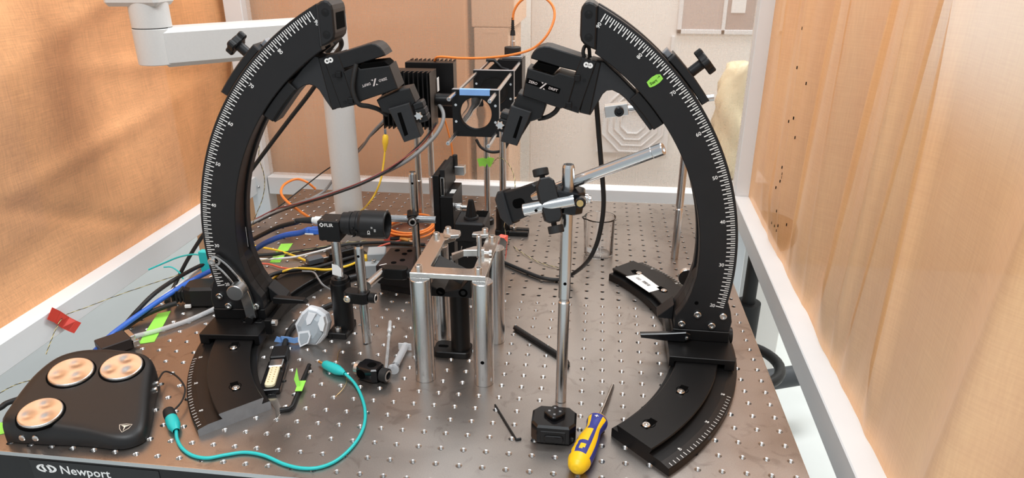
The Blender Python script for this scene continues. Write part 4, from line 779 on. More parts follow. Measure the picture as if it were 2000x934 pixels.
gt = MB().ribbon([(-0.0446,0.693,0.1273), (-0.0355,0.693,0.1297), (-0.0277,0.6935,0.1268)], (0, 0, 1), .016, .0004).ribbon([(-0.0277,0.6935,0.1268), (-0.0218,0.6945,0.1298), (-0.0175,0.699,0.1266)], (.15, 0, 1), .0185, .0004).build('green_tape', green); tag(gt, 'green tape flag stuck on the cage post', 'tape', 'green tape strips')
# heat-sink lamps
def heatsink(label, a, b, h, front):
    t = thing('heat_sink', ((a[0]+a[1])/2, (b[0]+b[1])/2, h[0]), label, 'heat sink', 'finned black heat sinks')
    MB().box(None, a, b, h, .0008).build('core_block', anod, t); n = 11
    for k in range(n):
        x = a[0] + (a[1]-a[0])*(k+.5)/n; fb = (b[0]-.020, b[0]) if front else (b[1], b[1]+.018)
        MB().box(None, (x-.0013, x+.0013), fb, (h[0], h[1] + (.0 if front else .0015)), .0003).build('fin', anod, t)
    MB().box(None, (a[1], a[1]+.0004), (b[0]-.02 if front else b[0], b[1]), h, 0).build('bare_edge', mat('bronze_edge', (.12, .10, .085), .4, .5), t)
    return t
heatsink('front black finned heat sink behind the left micromanipulator', (-.226, -.130), (.700, .735), (.192, .298), True)
heatsink('rear black finned heat sink with plain front face', (-.200, -.104), (.770, .800), (.195, .3035), False)
post('steel_post', 'jointed steel post under the front heat sink', (-0.1687,0.712,0.0291)[0], .712, .190, .0062, 0, (.085,))
post('steel_post', 'jointed steel post under the rear heat sink', (-0.1603,0.785,0.0034)[0], .785, .195, .0066, 0, (.07,))
lx = MB().cyl((-.128, .72, .242), (-.085, .72, .242), .012, .012, 22).cyl((-.085, .72, .242), (-.045, .72, .242), .009, .009, 22).build('lamp_coupler', anod); tag(lx, 'short black tube coupling the front heat sink to the cage', 'tube')
wt = MB().box(None, (-.1275, -.1265), (.728, .742), (.255, .281), .0002).build('paper_tag', whitet); tag(wt, 'small white paper tag between the two heat sinks', 'tag')
# ------------------------------------------------------------------ white boom stand
BX, BY = (-0.3056,0.675,0.0579)[0], .675
bs = thing('boom_stand', (BX, BY, 0), 'white boom stand with thick column and square arm', 'stand')
MB().lathe((BX, BY, 0), (0, 0, 1), [(0, 0), (.060, 0), (.060, .005), (.056, .008), (.031, .010)], 48).build('base_flange', whitecol, bs)
for a in (-60, 30): MB().lathe((BX + .047*math.cos(math.radians(a)), BY + .047*math.sin(math.radians(a)), .008), (0, 0, 1), [(.005, 0), (.005, .003), (.003, .003), (0, .001)], 16).build('flange_bolt', chrome, bs)
MB().lathe((BX, BY, 0), (0, 0, 1), [(.0275, .008), (.0275, .400), (0, .400)], 40).build('column', whitecol, bs)
j0 = V((-0.5298,0.4905,0.3611)); jr = .0300
Fa = Fr((BX, BY, (-0.2992,0.675,0.3655)[2]), nz(V((j0.x - BX, j0.y - BY, j0.z - (-0.2992,0.675,0.3655)[2]))), (0, 0, 1)); La = (V((BX, BY, (-0.2992,0.675,0.3655)[2])) - j0).length
MB().box(Fa, (.0, La - .004), (-.0300, .0300), (-.028, .028), .007).build('boom_arm', whitecol, bs)
jt = V((j0.x, j0.y, 0)); zb_, zm_, zt_ = (-0.5179,0.4702,0.3353)[2], (-0.5272,0.4925,0.391)[2], (-0.5311,0.5103,0.4346)[2]
MB().lathe(jt, (0, 0, 1), [(0, zb_), (jr - .001, zb_), (jr, zb_ + .001), (jr, zm_ - .001), (jr - .001, zm_), (0, zm_)], 40).build('swivel_joint', whitecol, bs)
MB().lathe(jt, (0, 0, 1), [(jr - .0012, zm_), (jr - .0012, zm_ + .001), (jr - .0006, zm_ + .0015), (jr - .0006, zt_), (0, zt_)], 40).build('upper_swivel', whitecol, bs)
MB().lathe(jt, (0, 0, 1), [(jr - .0009, zm_ - .0004), (jr - .0009, zm_ + .0012)], 40).build('joint_gap', dark, bs)
MB().box(Fr((j0.x, j0.y, zt_), (1, .1, 0)), (-.055, .030), (-.03, .03), (-.010, .05), .006).build('upper_arm', whitecol, bs)
# ------------------------------------------------------------------ beaker
bk = thing('glass_beaker', (.1925, .5715, 0), 'small clear glass beaker with white graduations standing behind the tall post', 'beaker')
R_ = .0258; vsb = []; nb = 40
prof = [(.0001, .0012), (R_-.004, .0012), (R_-.0014, .0035), (R_-.0014, .070), (R_+.0008, .0735), (R_+.0018, .0738), (R_+.0016, .0726), (R_, .069), (R_, .004), (R_-.003, .0003), (.0001, .0003)]
m_ = MB()
for r, h in prof:
    for k in range(nb):
        a = 2*math.pi*k/nb; sp_ = .007 * math.exp(-((a - math.pi*1.08)/.16)**2) * max(0, (h - .060)/.014) if h > .06 else 0; vsb.append((.1925 + (r + sp_)*math.cos(a), .5715 + (r + sp_)*math.sin(a), h))
m_.add(vsb, [[q*nb+k, q*nb+(k+1) % nb, (q+1)*nb+(k+1) % nb, (q+1)*nb+k] for q in range(len(prof)-1) for k in range(nb)], 0, True); recalc(m_.build('vessel', glass, bk))
gm = MB()
def onb(a, z): return V((.1925 + (R_+.0002)*math.cos(math.radians(a)), .5715 + (R_+.0002)*math.sin(math.radians(a)), z))
for k, z in enumerate((.014, .024, .034, .044)):
    for q in range(4): gm.quad(onb(-82+5*q, z), onb(-77+5*q, z), onb(-77+5*q, z+.0009), onb(-82+5*q, z+.0009))
gm.quad(onb(-84, .006), onb(-82, .006), onb(-82, .050), onb(-84, .050))
for q in range(5): gm.quad(onb(-142+5*q, .012), onb(-137+5*q, .012), onb(-137+5*q, .021), onb(-142+5*q, .021))
gm.build('graduations', ink, bk)
# ------------------------------------------------------------------ loose things on the table
def seg(p0, p1, z=0):             # frame along p0->p1 lying on the table
    a, b = V((p0[0], p0[1], z)), V((p1[0], p1[1], z)); ex = nz(b - a); return Fr(a, ex, V((-ex.y, ex.x, 0)), (0, 0, 1)), (b - a).length
# hand controller with three dials
ol = spline([(p[0], p[1], 0) for p in [(-.4525, -.0255), (-.4100, -.0245), (-.3600, -.0215), (-.3250, -.0225), (-.3085, -.0160), (-.3020, -.0030), (-.3110, .0200), (-.3280, .0520), (-.3420, .0800), (-.3520, .1000), (-.3680, .1105), (-.3950, .1110), (-.4250, .1060), (-.4500, .0960), (-.4660, .0780), (-.4700, .0480), (-.4660, .0180), (-.4600, -.0080), (-.4570, -.0200), (-.4525, -.0255)]], 4)[:-1]
ccx, ccy = -.392, .038
def HT(x, y): return .032 - .130*(x + .44) + .1400*(y + .02)
def ctop(x, y): return HT(x, y)
rings = [(1.0, .0, .0015), (1.0, .30, 0), (.994, .62, 0), (.975, .82, 0), (.94, .94, 0), (.89, .99, 0), (.80, 1.0, 0), (.5, 1.0, 0), (.2, 1.0, 0)]
n = len(ol); vs = []
for sc, hf, ad in rings:
    for p in ol:
        x, y = ccx + (p.x - ccx)*sc, ccy + (p.y - ccy)*sc; vs.append((x, y, HT(x, y)*hf + ad))
hc = thing('hand_controller', (ccx, ccy, 0), 'black rounded hand controller with three silver dials on the left table corner', 'controller')
b_ = MB().add(vs, [[q*n+k, q*n+(k+1) % n, (q+1)*n+(k+1) % n, (q+1)*n+k] for q in range(len(rings)-1) for k in range(n)], 0, True)
b_.add([v for v in b_.v[(len(rings)-1)*n:]], [list(range(n))], 0, True); b_.build('shell', mat('controller_black', (.013, .0125, .0125), .42, 0, .15, 200, bump=.08, bscale=3000), hc)
nrm = nz((.130, -.1400, 1)); dial = mat('spun_steel_dial', (.66, .63, .60), .27, 1)
for x, y, r in ((-.4165, -.0095, .0220), (-.4265, .0545, .0240), (-.3780, .0765, .0232)):
    z = HT(x, y); F = Fr((x, y, z), (1, 0, -.130), (0, 1, .1400), nrm); vs = []; nn = 36; rr = [(1.0, -.003), (1.0, .0025), (.96, .0036)] + [(k/12, None) for k in range(11, -1, -1)]
    for q, (f, h) in enumerate(rr):
        for k in range(nn):
            a = 2*math.pi*k/nn; px_, py_ = r*f*math.cos(a), r*f*math.sin(a); hh = h
            if hh is None:
                hh = .0036
                for d in (100, 220, 340): hh -= .0017 * math.exp(-(((px_ - r*.55*math.cos(math.radians(d)))**2 + (py_ - r*.55*math.sin(math.radians(d)))**2) / (r*.27)**2))
            vs.append(F(px_, py_, hh))
    d_ = MB().add(vs, [[q*nn+k, q*nn+(k+1) % nn, (q+1)*nn+(k+1) % nn, (q+1)*nn+k] for q in range(len(rr)-1) for k in range(nn)], 0, True).build('dial', dial, hc)
    MB().lathe(F(0, 0, 0), nrm, [(r+.0022, -.002), (r+.0018, .0006), (r+.0002, .0004)], 40).build('dial_groove', dark, d_)
for p in ((-0.4324,-0.0262,0.0086), (-0.416,-0.0262,0.0099)): MB().lathe((p[0], -.0245, p[2]), (0, -1, 0), [(.0038, -.004), (.0038, .0012), (.003, .0020), (0, .0020)], 18).build('side_button', chrome, hc)
for y in (.070, .082): MB().lathe((-.3355 - (y-.07)*.5, y, .014), (1, .5, .1), [(.0036, -.004), (.0036, .0012), (.003, .002), (0, .002)], 18).build('side_button', chrome, hc)
Fe = Fr((-.3225, -.0065, HT(-.3225, -.0065) + .0004), (1, 0, -.13), (0, 1, .14), nrm); em = MB(); gold = mat('pale_gold_print', (.80, .68, .56), .4)
eo = [Fe(-.0065, .0022), Fe(-.0005, .0050), Fe(.0058, .0058), Fe(.0056, 0), Fe(.0020, -.0068), Fe(-.0030, -.0030), Fe(-.0065, .0022)]
em.tube(eo, .00035, 4); em.quad(Fe(-.0045, .0020), Fe(.0044, .0044), Fe(.0010, .0012), Fe(.0020, -.0050), Fe(-.0002, .0005)); em.build('emblem', gold, hc)
g1 = MB().prism([p[:2] for p in [(-0.4962,0.003,0), (-0.486,0.0061,0), (-0.4667,-0.0099,0), (-0.4761,-0.0164,0)]], Fr((0, 0, 0)), .0002, .0007, .0001).build('green_tape', green); tag(g1, 'green tape scrap peeking out at the far left beside the controller', 'tape', 'green tape strips')
# plug housing behind the controller
F, L = seg((-0.4714,0.153,0), (-0.4471,0.1851,0)); dk = thing('plug_housing', F(L/2, 0, 0), 'black plug housing with silver shell behind the hand controller', 'connector')
MB().box(F, (0, L*.92), (-.016, .016), (.0015, .017), .001).build('hood', mat('brown_black_hood', (.028, .02, .018), .5), dk); MB().box(F, (L*.92, L*1.08), (-.012, .012), (.004, .018), .0008).build('metal_shell', alu, dk); MB().box(F, (L*.94, L*1.14), (-.018, -.012), (.002, .012), .0008).build('thumb_screw', chrome, dk)
# headlamp
hx_ = V((-0.2021,0.2285,0.0185)); Fhl = Fr(hx_, right, -down, -fwd); k_ = .955/1337.7
def hp(x, y): return ((x - 610)*k_, (640 - y)*k_)
hl = thing('headlamp', (hx_.x, hx_.y, 0), 'white and grey faceted headlamp lying on its side', 'headlamp')
wh = mat('headlamp_white', (.72, .75, .78), .35); hg = mat('headlamp_grey', (.36, .40, .43), .35)
out = [hp(576, 633), hp(590, 609), hp(604, 597), hp(622, 602), hp(638, 613), hp(643, 630), hp(638, 655), hp(622, 677), hp(608, 676), hp(590, 681), hp(583, 660)]
def loft(m, layers):
    for (A, ha), (B, hb) in zip(layers, layers[1:]): q = len(A); m.add([Fhl(*p, ha) for p in A] + [Fhl(*p, hb) for p in B], [[i, (i+1) % q, q+(i+1) % q, q+i] for i in range(q)])
    m.add([Fhl(*p, layers[0][1]) for p in layers[0][0]], [list(range(len(layers[0][0])))[::-1]]); m.add([Fhl(*p, layers[-1][1]) for p in layers[-1][0]], [list(range(len(layers[-1][0])))]); return m
def scl(P, s, c=(0, 0)): return [(c[0] + (p[0]-c[0])*s, c[1] + (p[1]-c[1])*s) for p in P]
loft(MB(), [(scl(out, .72), -.030), (scl(out, .96), -.018), (out, -.006), (scl(out, .97), .002), (scl(out, .86), .006)]).build('shell', wh, hl)
loft(MB(), [(scl(out, .84), .004), (scl(out, .78), .0085), (scl(out, .5), .012)]).build('bezel', hg, hl)
w1 = [hp(603, 622), hp(608, 610), hp(622, 612), hp(612, 630), hp(605, 633)]; loft(MB(), [(scl(w1, 1.1, hp(610, 620)), .010), (w1, .0135)]).build('side_window', wh, hl)
w2 = [hp(589, 645), hp(611, 642), hp(614, 652), hp(609, 668), hp(592, 676), hp(588, 662)]; loft(MB(), [(w2, .003), (scl(w2, .94, hp(600, 658)), .0155)]).build('battery_cover', wh, hl)
w4 = scl(w2, .72, hp(600, 658)); loft(MB(), [(w4, .0150), (scl(w4, .95, hp(600, 658)), .0162)]).build('cover_panel', hg, hl)
w3 = [hp(625, 631), hp(630, 616), hp(637, 617), hp(640, 631), hp(636, 647), hp(630, 645)]; loft(MB(), [(w3, .002), (scl(w3, .9, hp(632, 631)), .0125)]).build('lamp_window', mat('frosted_window', (.75, .78, .8), .12, 0), hl)
MB().ribbon([Fhl(*hp(588, 662), .006), Fhl(*hp(578, 664), .008), Fhl(*hp(566, 662), .006), Fhl(*hp(556, 660), .010), Fhl(*hp(549, 664), .002), Fhl(*hp(541, 661), .006)], Fhl.y + Fhl.z*.5, .0085, .0008).build('strap', bluet, hl)
# D-sub plug
F, L = seg((-0.2286,0.1856,0), (-0.2043,0.0949,0)); ds = thing('ribbon_plug', F(L/2, 0, 0), 'black multi-pin plug with ivory contact insert beside the left track', 'connector')
MB().box(F, (0, L*.30), (-.0105, .0105), (.0006, .0140), .0015).build('hood', blk, ds); MB().box(F, (L*.30, L), (-.0125, .0125), (.0006, .0080), .001).build('frame', gloss, ds)
MB().box(F, (L*.34, L*.52), (-.0085, .0085), (.008, .0130), .001).build('metal_clip', chrome, ds); ivory = mat('ivory_plastic', (.80, .72, .48), .4)
iv = MB().prism(rrect(L*.50, L*.96, -.0062, .0062, .0045), F, .008, .0125, .0008).build('insert', ivory, ds)
for k in range(7):
    for s in (-.0025, .0025): MB().box(F, (L*(.55 + .055*k), L*(.55 + .055*k) + .0012), (s - .0006, s + .0006), (.0125, .0129), 0).build('contact', brass, iv)
sh_ = MB().prism([p[:2] for p in [(-0.2084,0.0923,0), (-0.1999,0.0997,0), (-0.1752,0.0667,0), (-0.1752,0.0502,0), (-0.1855,0.0684,0)]], Fr((0, 0, 0)), .0001, .0009, .0001).build('metal_shim', chrome); tag(sh_, 'thin shiny metal shim poking out from the left track end', 'shim')
# hex keys
hk = thing('hex_key', (-0.1766,0.1113,0), 'black hex key with a green tape flag beside the left track', 'hex key')
pth = [(-0.1806,0.1608,0.0028), (-0.1749,0.1241,0.0028), (-0.1682,0.0881,0.0028), (-0.1656,0.0731,0.0028), (-0.1675,0.0674,0.0028), (-0.1771,0.0647,0.0028)]
MB().tube(pth, .0028, 6).build('shank', blk, hk)
MB().ribbon([(-0.1725,0.1208,0.006), (-0.1703,0.1078,0.006), (-0.1687,0.0993,0.006)], (1, .3, 0), .0085, .0006).prism([(0, 0), (.004, 0), (-.001, .024), (-.004, .010)], Fr((-0.1743,0.1076,0.005), (1, .1, 0), (0, .45, .9)), -.0003, .0003, .0001).build('tape_flag', green, hk)
h2 = MB().tube([(0.0755,0.2881,0.004), (0.1111,0.2529,0.004), (0.1442,0.2202,0.004), (0.1507,0.2134,0.004), (0.1537,0.2064,0.004), (0.1542,0.1967,0.004)], .0040, 6).build('hex_key', blk); tag(h2, 'large black hex key lying behind the tall right post', 'hex key', 'hex keys')
h3 = MB().tube([(0.073,0.1077,0.0013), (0.1038,0.051,0.0013), (0.1059,0.0481,0.0013), (0.1108,0.0501,0.0013)], .0013, 6).build('hex_key', blk); tag(h3, 'tiny black hex key lying in front of the sample stage', 'hex key', 'hex keys')
# loose clamp
F, L = seg((-0.1114,0.1521,0), (-0.0695,0.1389,0), .0105); lc = thing('loose_clamp', F(L/2, 0, -.0105), 'loose black rod clamp lying on the table near the sample stage', 'clamp')
MB().prism([(L*.12, -.009), (L*.24, -.0115), (L*.66, -.0115), (L*.80, -.008), (L*.80, .008), (L*.66, .0115), (L*.24, .0115), (L*.12, .009)], F, -.0098, .0098, .0015).build('body', gloss, lc)
MB().lathe(F(L*.12, 0, 0), -F.x, [(.005, 0), (.009, .001), (.009, .006), (.008, .007), (0, .007)], 22).build('end_bush', alu, lc)
k2 = MB().lathe(F(L*.80, 0, 0), F.x, [(.005, 0), (.005, .002), (.0088, .002), (.0088, .0105), (.0078, .0115), (.0042, .0115), (.0038, .005), (0, .005)], 24).build('thumb_screw', rubber, lc)
MB().lathe(F(L*.80 + .0116, 0, 0), F.x, [(.0072, 0), (.0070, .0002), (.005, .0002)], 24).build('knurled_rim', alu, k2)
MB().prism(circ(.0058, 20, L*.52, .0), F, .0097, .0100, .0001).build('cross_bore', dark, lc); MB().prism(circ(.0066, 20, L*.30, 0), Fr(F.o + V((0, 0, 0)) - F.y*.0116, F.x, (0, 0, 1), -F.y), -.0001, .0002, .0001).build('bore', dark, lc)
# pipette and syringe
pa, pb = V((-0.1079,0.2842,0.0035)), V((-0.0781,0.1639,0.002)); pd = pb - pa; pp_ = thing('glass_pipette', pa, 'thin clear pipette with frosted cap lying left of the sample stage', 'pipette')
MB().lathe(pa, pd, [(.0022, 0), (.0026, .001), (.0026, .022), (.0032, .023), (.0032, .027), (.0022, .030)], 14).build('cap', mat('frosted_plastic', (.8, .82, .83), .3, trans=.4), pp_); MB().lathe(pa, pd, [(.0021, .028), (.0021, pd.length*.92), (.0010, pd.length)], 14).build('barrel', clear, pp_)
sa, sb = V((-0.0662,0.1569,0.0075)), V((-0.0667,0.2563,0.0055)); sd = sb - sa; sy = thing('plastic_syringe', sa - V((0, 0, .007)), 'clear plastic syringe lying beside the left front pillar', 'syringe'); fros = mat('clear_soft_plastic', (.86, .88, .9), .22, trans=.6, ior=1.3)
MB().lathe(sa, sd, [(0, 0), (.0072, 0), (.0075, .0004), (.0075, .0014), (.0072, .0018), (.003, .0018), (.003, .03), (0, .03)], 26).build('plunger', fros, sy); MB().lathe(sa, sd, [(.0048, .010), (.0048, sd.length*.6), (.0046, sd.length*.62)], 22).build('barrel', fros, sy)
MB().box(Fr(sa + sd*.58, nz(sd), (0, 0, 1)), (-.0008, .0008), (-.0052, .0052), (-.009, .009), .0005).build('finger_flange', fros, sy)
# action camera sized black case
gx0_, gx1_, gy0_, gy1_ = .1215, .1710, .0445, .0835
gc_ = thing('black_case', (.146, .064, 0), 'small glossy black plastic case beside the screwdriver', 'case')
MB().prism([(gx0_, gy0_+.009), (gx0_+.007, gy0_), (gx1_-.007, gy0_), (gx1_, gy0_+.009), (gx1_, gy1_-.009), (gx1_-.008, gy1_), (gx0_+.008, gy1_), (gx0_, gy1_-.009)], Fr((0, 0, 0)), .0006, .0245, .0022).build('case_body', gloss, gc_)
MB().box(None, (gx0_+.011, gx1_-.011), (gy0_-.0006, gy0_+.001), (.003, .0185), .0008).build('front_panel', blk, gc_)
MB().prism(rrect(-.0105, .0105, -.0042, .0042, .003), Fr(((gx0_+gx1_)/2 + .001, gy0_ - .0006, .0095), (1, 0, 0), (0, 0, 1)), 0, .0014, .0006).build('button', gloss, gc_)
MB().prism(star(.0118, 4, 40, .16), Fr((.1465, .0665, .0245)), 0, .0050, .001).build('mount_disc', gloss, gc_)
for dx, dy in ((-.006, 0), (.006, 0), (0, -.006), (0, .006)): MB().box(Fr((.1465+dx, .0665+dy, .0296)), (-.0012, .0012), (-.0012, .0012), (-.0002, .0002), 0).build('socket', rawal, gc_)
# screwdriver
sn_, se = V((0.1951,0.0786,0.0118)), V((0.1765,0.0085,0.0128)); stp = V((0.2133,0.1647,0.0025)); sd_ = thing('screwdriver', V((sn_.x, sn_.y, 0)), 'blue and yellow handled screwdriver in the front of the table', 'screwdriver')
ax = nz(se - sn_); Ls = (se - sn_).length; MB().cyl(sn_, stp, .0021, .0019, 14).prism([(-.0019, 0), (.0019, 0), (.0012, .004), (-.0012, .004)], Fr(stp, nz((ax.y, -ax.x, 0)), nz(stp - sn_)), -.0004, .0004, .0001).build('blade', steelh, sd_)
pf = [(.0070, -.002), (.0108, -.0005), (.0118, .002), (.0118, .006), (.0098, .014), (.0088, .021), (.0098, .029), (.0118, .042), (.0128, .055), (.0128, .068), (.0120, .078), (.0095, .086), (.0055, .0905), (.0001, .092)]
sc_l = (Ls + .016) / .092; nn = 40; x_, y_ = perp(ax); up_ = V((0, 0, 1)); up_ = (up_ - ax*up_.dot(ax)).normalized(); sdv = ax.cross(up_)
hm = MB(); prf = []
for q in range(len(pf)-1):
    for k in range(4): f = k/4; prf.append((pf[q][0]*(1-f) + pf[q+1][0]*f, pf[q][1]*(1-f) + pf[q+1][1]*f))
prf.append(pf[-1]); vs = []
for r, h in prf:
    groove = -.0005 if (.045 < h < .075 and int(h*1000) % 6 < 2) else 0
    for k in range(nn): a = 2*math.pi*(k+.5)/nn; gv = groove if .35 < a < 1.1 else 0; vs.append(sn_ + ax*h*sc_l + (up_*math.cos(a) + sdv*math.sin(a))*(r+gv))
for q in range(len(prf)-1):
    h = (prf[q][1] + prf[q+1][1])/2
    for k in range(nn):
        a = math.degrees(2*math.pi*(k+1)/nn); a = a - 360 if a > 180 else a
        ye = h > .076 or h < .0015 or (34 < abs(a) < 62 and h > .004) or (-14 < a < 28 and .030 < h < .056) or ((a-2)**2/200 + (h-.0655)**2/.0055**2 < 1) or abs(a) > 150
        hm.add([vs[q*nn+k], vs[q*nn+(k+1) % nn], vs[(q+1)*nn+(k+1) % nn], vs[(q+1)*nn+k]], [[0, 1, 2, 3]], 1 if ye else 0, True)
hd_ = hm.build('handle', [mat('navy_grip', (.035, .045, .26), .5, 0, .1, 200), mat('yellow_grip', (.92, .56, .01), .38)], sd_)
bpy.context.view_layer.update()
import bmesh
bm_ = bmesh.new(); bm_.from_mesh(hd_.data); bmesh.ops.remove_doubles(bm_, verts=bm_.verts, dist=1e-6); bm_.to_mesh(hd_.data); bm_.free()
MB().text('+', Fr(sn_ + ax*.008*sc_l + up_*.0121, sdv, -ax, up_), .009).build('size_mark', ink, sd_)
# tape strips
def tape(name, m, pts, label, group=None, z=.0006):
    o = MB().prism([p[:2] for p in pts], Fr((0, 0, 0)), .0002, z, .0001).build(name, m); return tag(o, label, 'tape', group)
tape('green_tape', green, [(-0.4633,0.2699,0), (-0.4481,0.2799,0), (-0.4341,0.238,0), (-0.4194,0.194,0), (-0.4378,0.1849,0), (-0.4509,0.227,0)], 'long green tape strip on the table left of the left arc', 'green tape strips')
tape('green_tape', green, [(-0.3944,0.5474,0), (-0.3736,0.5524,0), (-0.3669,0.5104,0), (-0.3606,0.4686,0), (-0.3784,0.4664,0), (-0.3861,0.5034,0)], 'green tape strip holding cables down behind the left arc', 'green tape strips', .0008)
rt = MB().ribbon([(-0.6195,0.2452,0.0038), (-0.619,0.2561,-0.0082), (-0.6185,0.2671,-0.0242), (-0.612,0.2714,-0.0324), (-0.607,0.2743,-0.0374)], (0, .2, 1), .019, .0005).build('red_tape', redt); tag(rt, 'red tape strip stuck on the left white rail', 'tape')
# power plug and small connectors behind the left arc
F, L = seg((-0.4551,0.3021,0), (-0.3934,0.3165,0), .0); pw = thing('power_plug', F(L*.6, 0, 0), 'black power plug with ribbed strain relief left of the left arc', 'plug')
for k in range(4): MB().box(F, (L*(.0+.085*k), L*(.06+.085*k)), (-.010, .010), (.006, .026), .002).build('relief_rib', rubber, pw)
MB().cyl(F(0, 0, .016), F(L*.4, 0, .016), .008).build('relief_core', rubber, pw)
MB().prism([(L*.32, -.012), (L*.5, -.019), (L*1.05, -.021), (L*1.05, .021), (L*.5, .019), (L*.32, .012)], F, .001, .034, .004).build('plug_body', blk, pw)
MB().box(F, (L*.36, L*.50), (-.024, -.020), (.004, .009), .0006).build('prong', whitet, pw)
tcn = MB().box(Fr((-0.4259,0.36,0.0484), (1, 0, 0), (0, 1, 0)), (-.010, .010), (-.006, .006), (-.018, .018), .001).build('teal_terminal', teal); tag(tcn, 'teal terminal block on cables behind the left arc', 'connector')
F, L = seg((-0.2891,0.4226,0.024), (-0.2286,0.4771,0.024), .0195); us = thing('usb_extension', F(L/2, 0, 0), 'dark usb plug joined to an extension behind the camera post', 'connector')
MB().box(F, (0, L*.32), (-.008, .008), (.002, .0120), .0012).build('plug_grip', mat('slate_plastic', (.09, .10, .11), .45), us); MB().box(F, (L*.32, L*.46), (-.0062, .0062), (.004, .0095), .0005).build('metal_shell', chrome, us); MB().box(F, (L*.44, L), (-.0095, .0095), (.001, .0150), .0015).build('socket_body', blk, us)
for k in range(3): MB().box(F, (L*(.55+.15*k), L*(.66+.15*k)), (-.006, .006), (.015, .0156), .0003).build('key_pad', grblk, us)
bn = thing('coaxial_plug', (-0.1686,0.5858,0.006), 'brass coaxial plug lying by the orange fibre coil', 'plug'); q0, q1 = V((-0.175,0.5875,0.006)), V((-0.1566,0.5773,0.006)); MB().cyl(q0, q1, .0058, .0050, 18).build('nut', brass, bn); MB().cyl(q1, q1 + (q1-q0)*.4, .003, .003, 14).build('pin', chrome, bn); MB().cyl(q0, V((-0.196,0.5849,0.006)), .005, .003, 14).build('boot', rubber, bn)
# alligator clip on the heat sink
ca_ = V((-0.2158,0.665,0.1853)); cb_ = V((-0.2192,0.665,0.1534)); ag = thing('alligator_clip', cb_, 'yellow alligator clip hanging from the front heat sink', 'clip'); MB().lathe(ca_, cb_ - ca_, [(.0025, 0), (.0055, .004), (.0060, .016), (.0042, .024), (.0028, (cb_-ca_).length)], 16, sm=True).build('insulator', yellow, ag); MB().box(Fr(ca_, (1, 0, 0), (0, 1, 0)), (-.0025, .0025), (-.001, .001), (-.001, .010), .0003).build('jaw', chrome, ag)
# teal jumper plugs
a_, b2 = V((-0.1707,0.168,0.0045)), V((-0.1251,0.1426,0.006)); tj = thing('jumper_plug', (a_+b2)/2 - V((0, 0, .006)), 'teal insulated plug with brass tip at the right end of the teal lead', 'plug', 'teal jumper plugs'); l_ = (b2-a_).length
MB().lathe(a_, b2-a_, [(0, 0), (.0016, .0004), (.0018, l_*.24), (.0028, l_*.24)], 14).build('tip', brass, tj); MB().lathe(a_, b2-a_, [(.0042, l_*.22), (.0058, l_*.28), (.0066, l_*.5), (.0066, l_*.72), (.0048, l_*.86), (.0030, l_*.95), (.0028, l_)], 18, sm=True).build('insulator', teal, tj)
a_, b2 = V((-0.2998,0.0383,0.0075)), V((-0.2743,0.0105,0.0055)); tk = thing('jumper_plug', (a_+b2)/2 - V((0, 0, .0075)), 'teal insulated plug with black cap beside the hand controller', 'plug', 'teal jumper plugs'); l_ = (b2-a_).length
MB().lathe(a_, b2-a_, [(0, -.004), (.0062, -.003), (.0070, .004), (.0066, l_*.40)], 18).build('black_cap', rubber, tk); MB().lathe(a_, b2-a_, [(.0066, l_*.30), (.0072, l_*.5), (.0068, l_*.74), (.0048, l_*.90), (.0034, l_)], 18, sm=True).build('insulator', teal, tk)
# wire scraps
for p, lb_ in (([(-0.1548,0.2078,0.0008), (-0.1543,0.1967,0.002), (-0.1509,0.1834,0.001), (-0.1472,0.1696,0.0006)], 'hair-thin copper wire scrap near the post holder'), ([(-0.1263,0.1465,0.001), (-0.1188,0.1296,0.003), (-0.119,0.1134,0.002), (-0.1231,0.101,0.0006)], 'hair-thin wire scrap under the teal plug')): tag(MB().tube(spline(p), .00035, 5).build('wire_scrap', brass), lb_, 'wire')
# ------------------------------------------------------------------ cables
cable('fibre_cable', 'orange fibre looping over the cage from the rear heat sink', [(-0.1476,0.8,0.2915), (-0.1436,0.79,0.3069), (-0.1308,0.78,0.3134), (-0.0882,0.77,0.3131), (-0.0365,0.76,0.3158), (0.014,0.75,0.3237), (0.0526,0.75,0.3355), (0.0772,0.75,0.3571), (0.0902,0.76,0.3836), (0.0899,0.77,0.4045), (0.0778,0.775,0.4203), (0.0583,0.78,0.428), (0.0392,0.78,0.4251), (0.0236,0.782,0.415), (0.014,0.782,0.3993), (0.0115,0.782,0.3827)], .0024, orange)
bt = thing('fibre_boot', (0.0101,0.782,0.3452), 'ribbed black boot on the fibre above the cage', 'boot'); 
fb0 = V((CX + .014, .782, CZ + .077)); fb1 = V((0.0115,0.782,0.3883)); q_ = fb1 - fb0; pr_ = []
for k in range(7): pr_ += [(.0040 - .0003*k, q_.length*(.25 + .105*k)), (.0040 - .0003*k, q_.length*(.31 + .105*k)), (.0025, q_.length*(.32 + .105*k)), (.0025, q_.length*(.35 + .105*k))]
MB().lathe(fb0, q_, [(.0052, 0), (.0044, q_.length*.25)] + pr_, 14).build('ribbed_sleeve', rubber, bt)
cable('fibre_cable', 'orange fibre hanging between the heat sinks and the table', [(-0.121,0.74,0.2105), (-0.1147,0.74,0.1874), (-0.1076,0.74,0.1567), (-0.1044,0.74,0.1306), (-0.1054,0.74,0.0987), (-0.1086,0.73,0.0693), (-0.1153,0.7134,0.02)], .0018, orange)
ctr = V((-0.1713,0.6398,0.004)); coil = []
for k in range(5*24 + 1): a = 2*math.pi*k/24; lp_ = k/24; rx, ry = .046 + .003*math.sin(lp_*2.1), .052 + .004*math.cos(lp_*1.7); coil.append(ctr + V((rx*math.cos(a) + .002*math.sin(3*lp_), ry*math.sin(a), .003*lp_*.9 + .001*math.sin(2*a))))
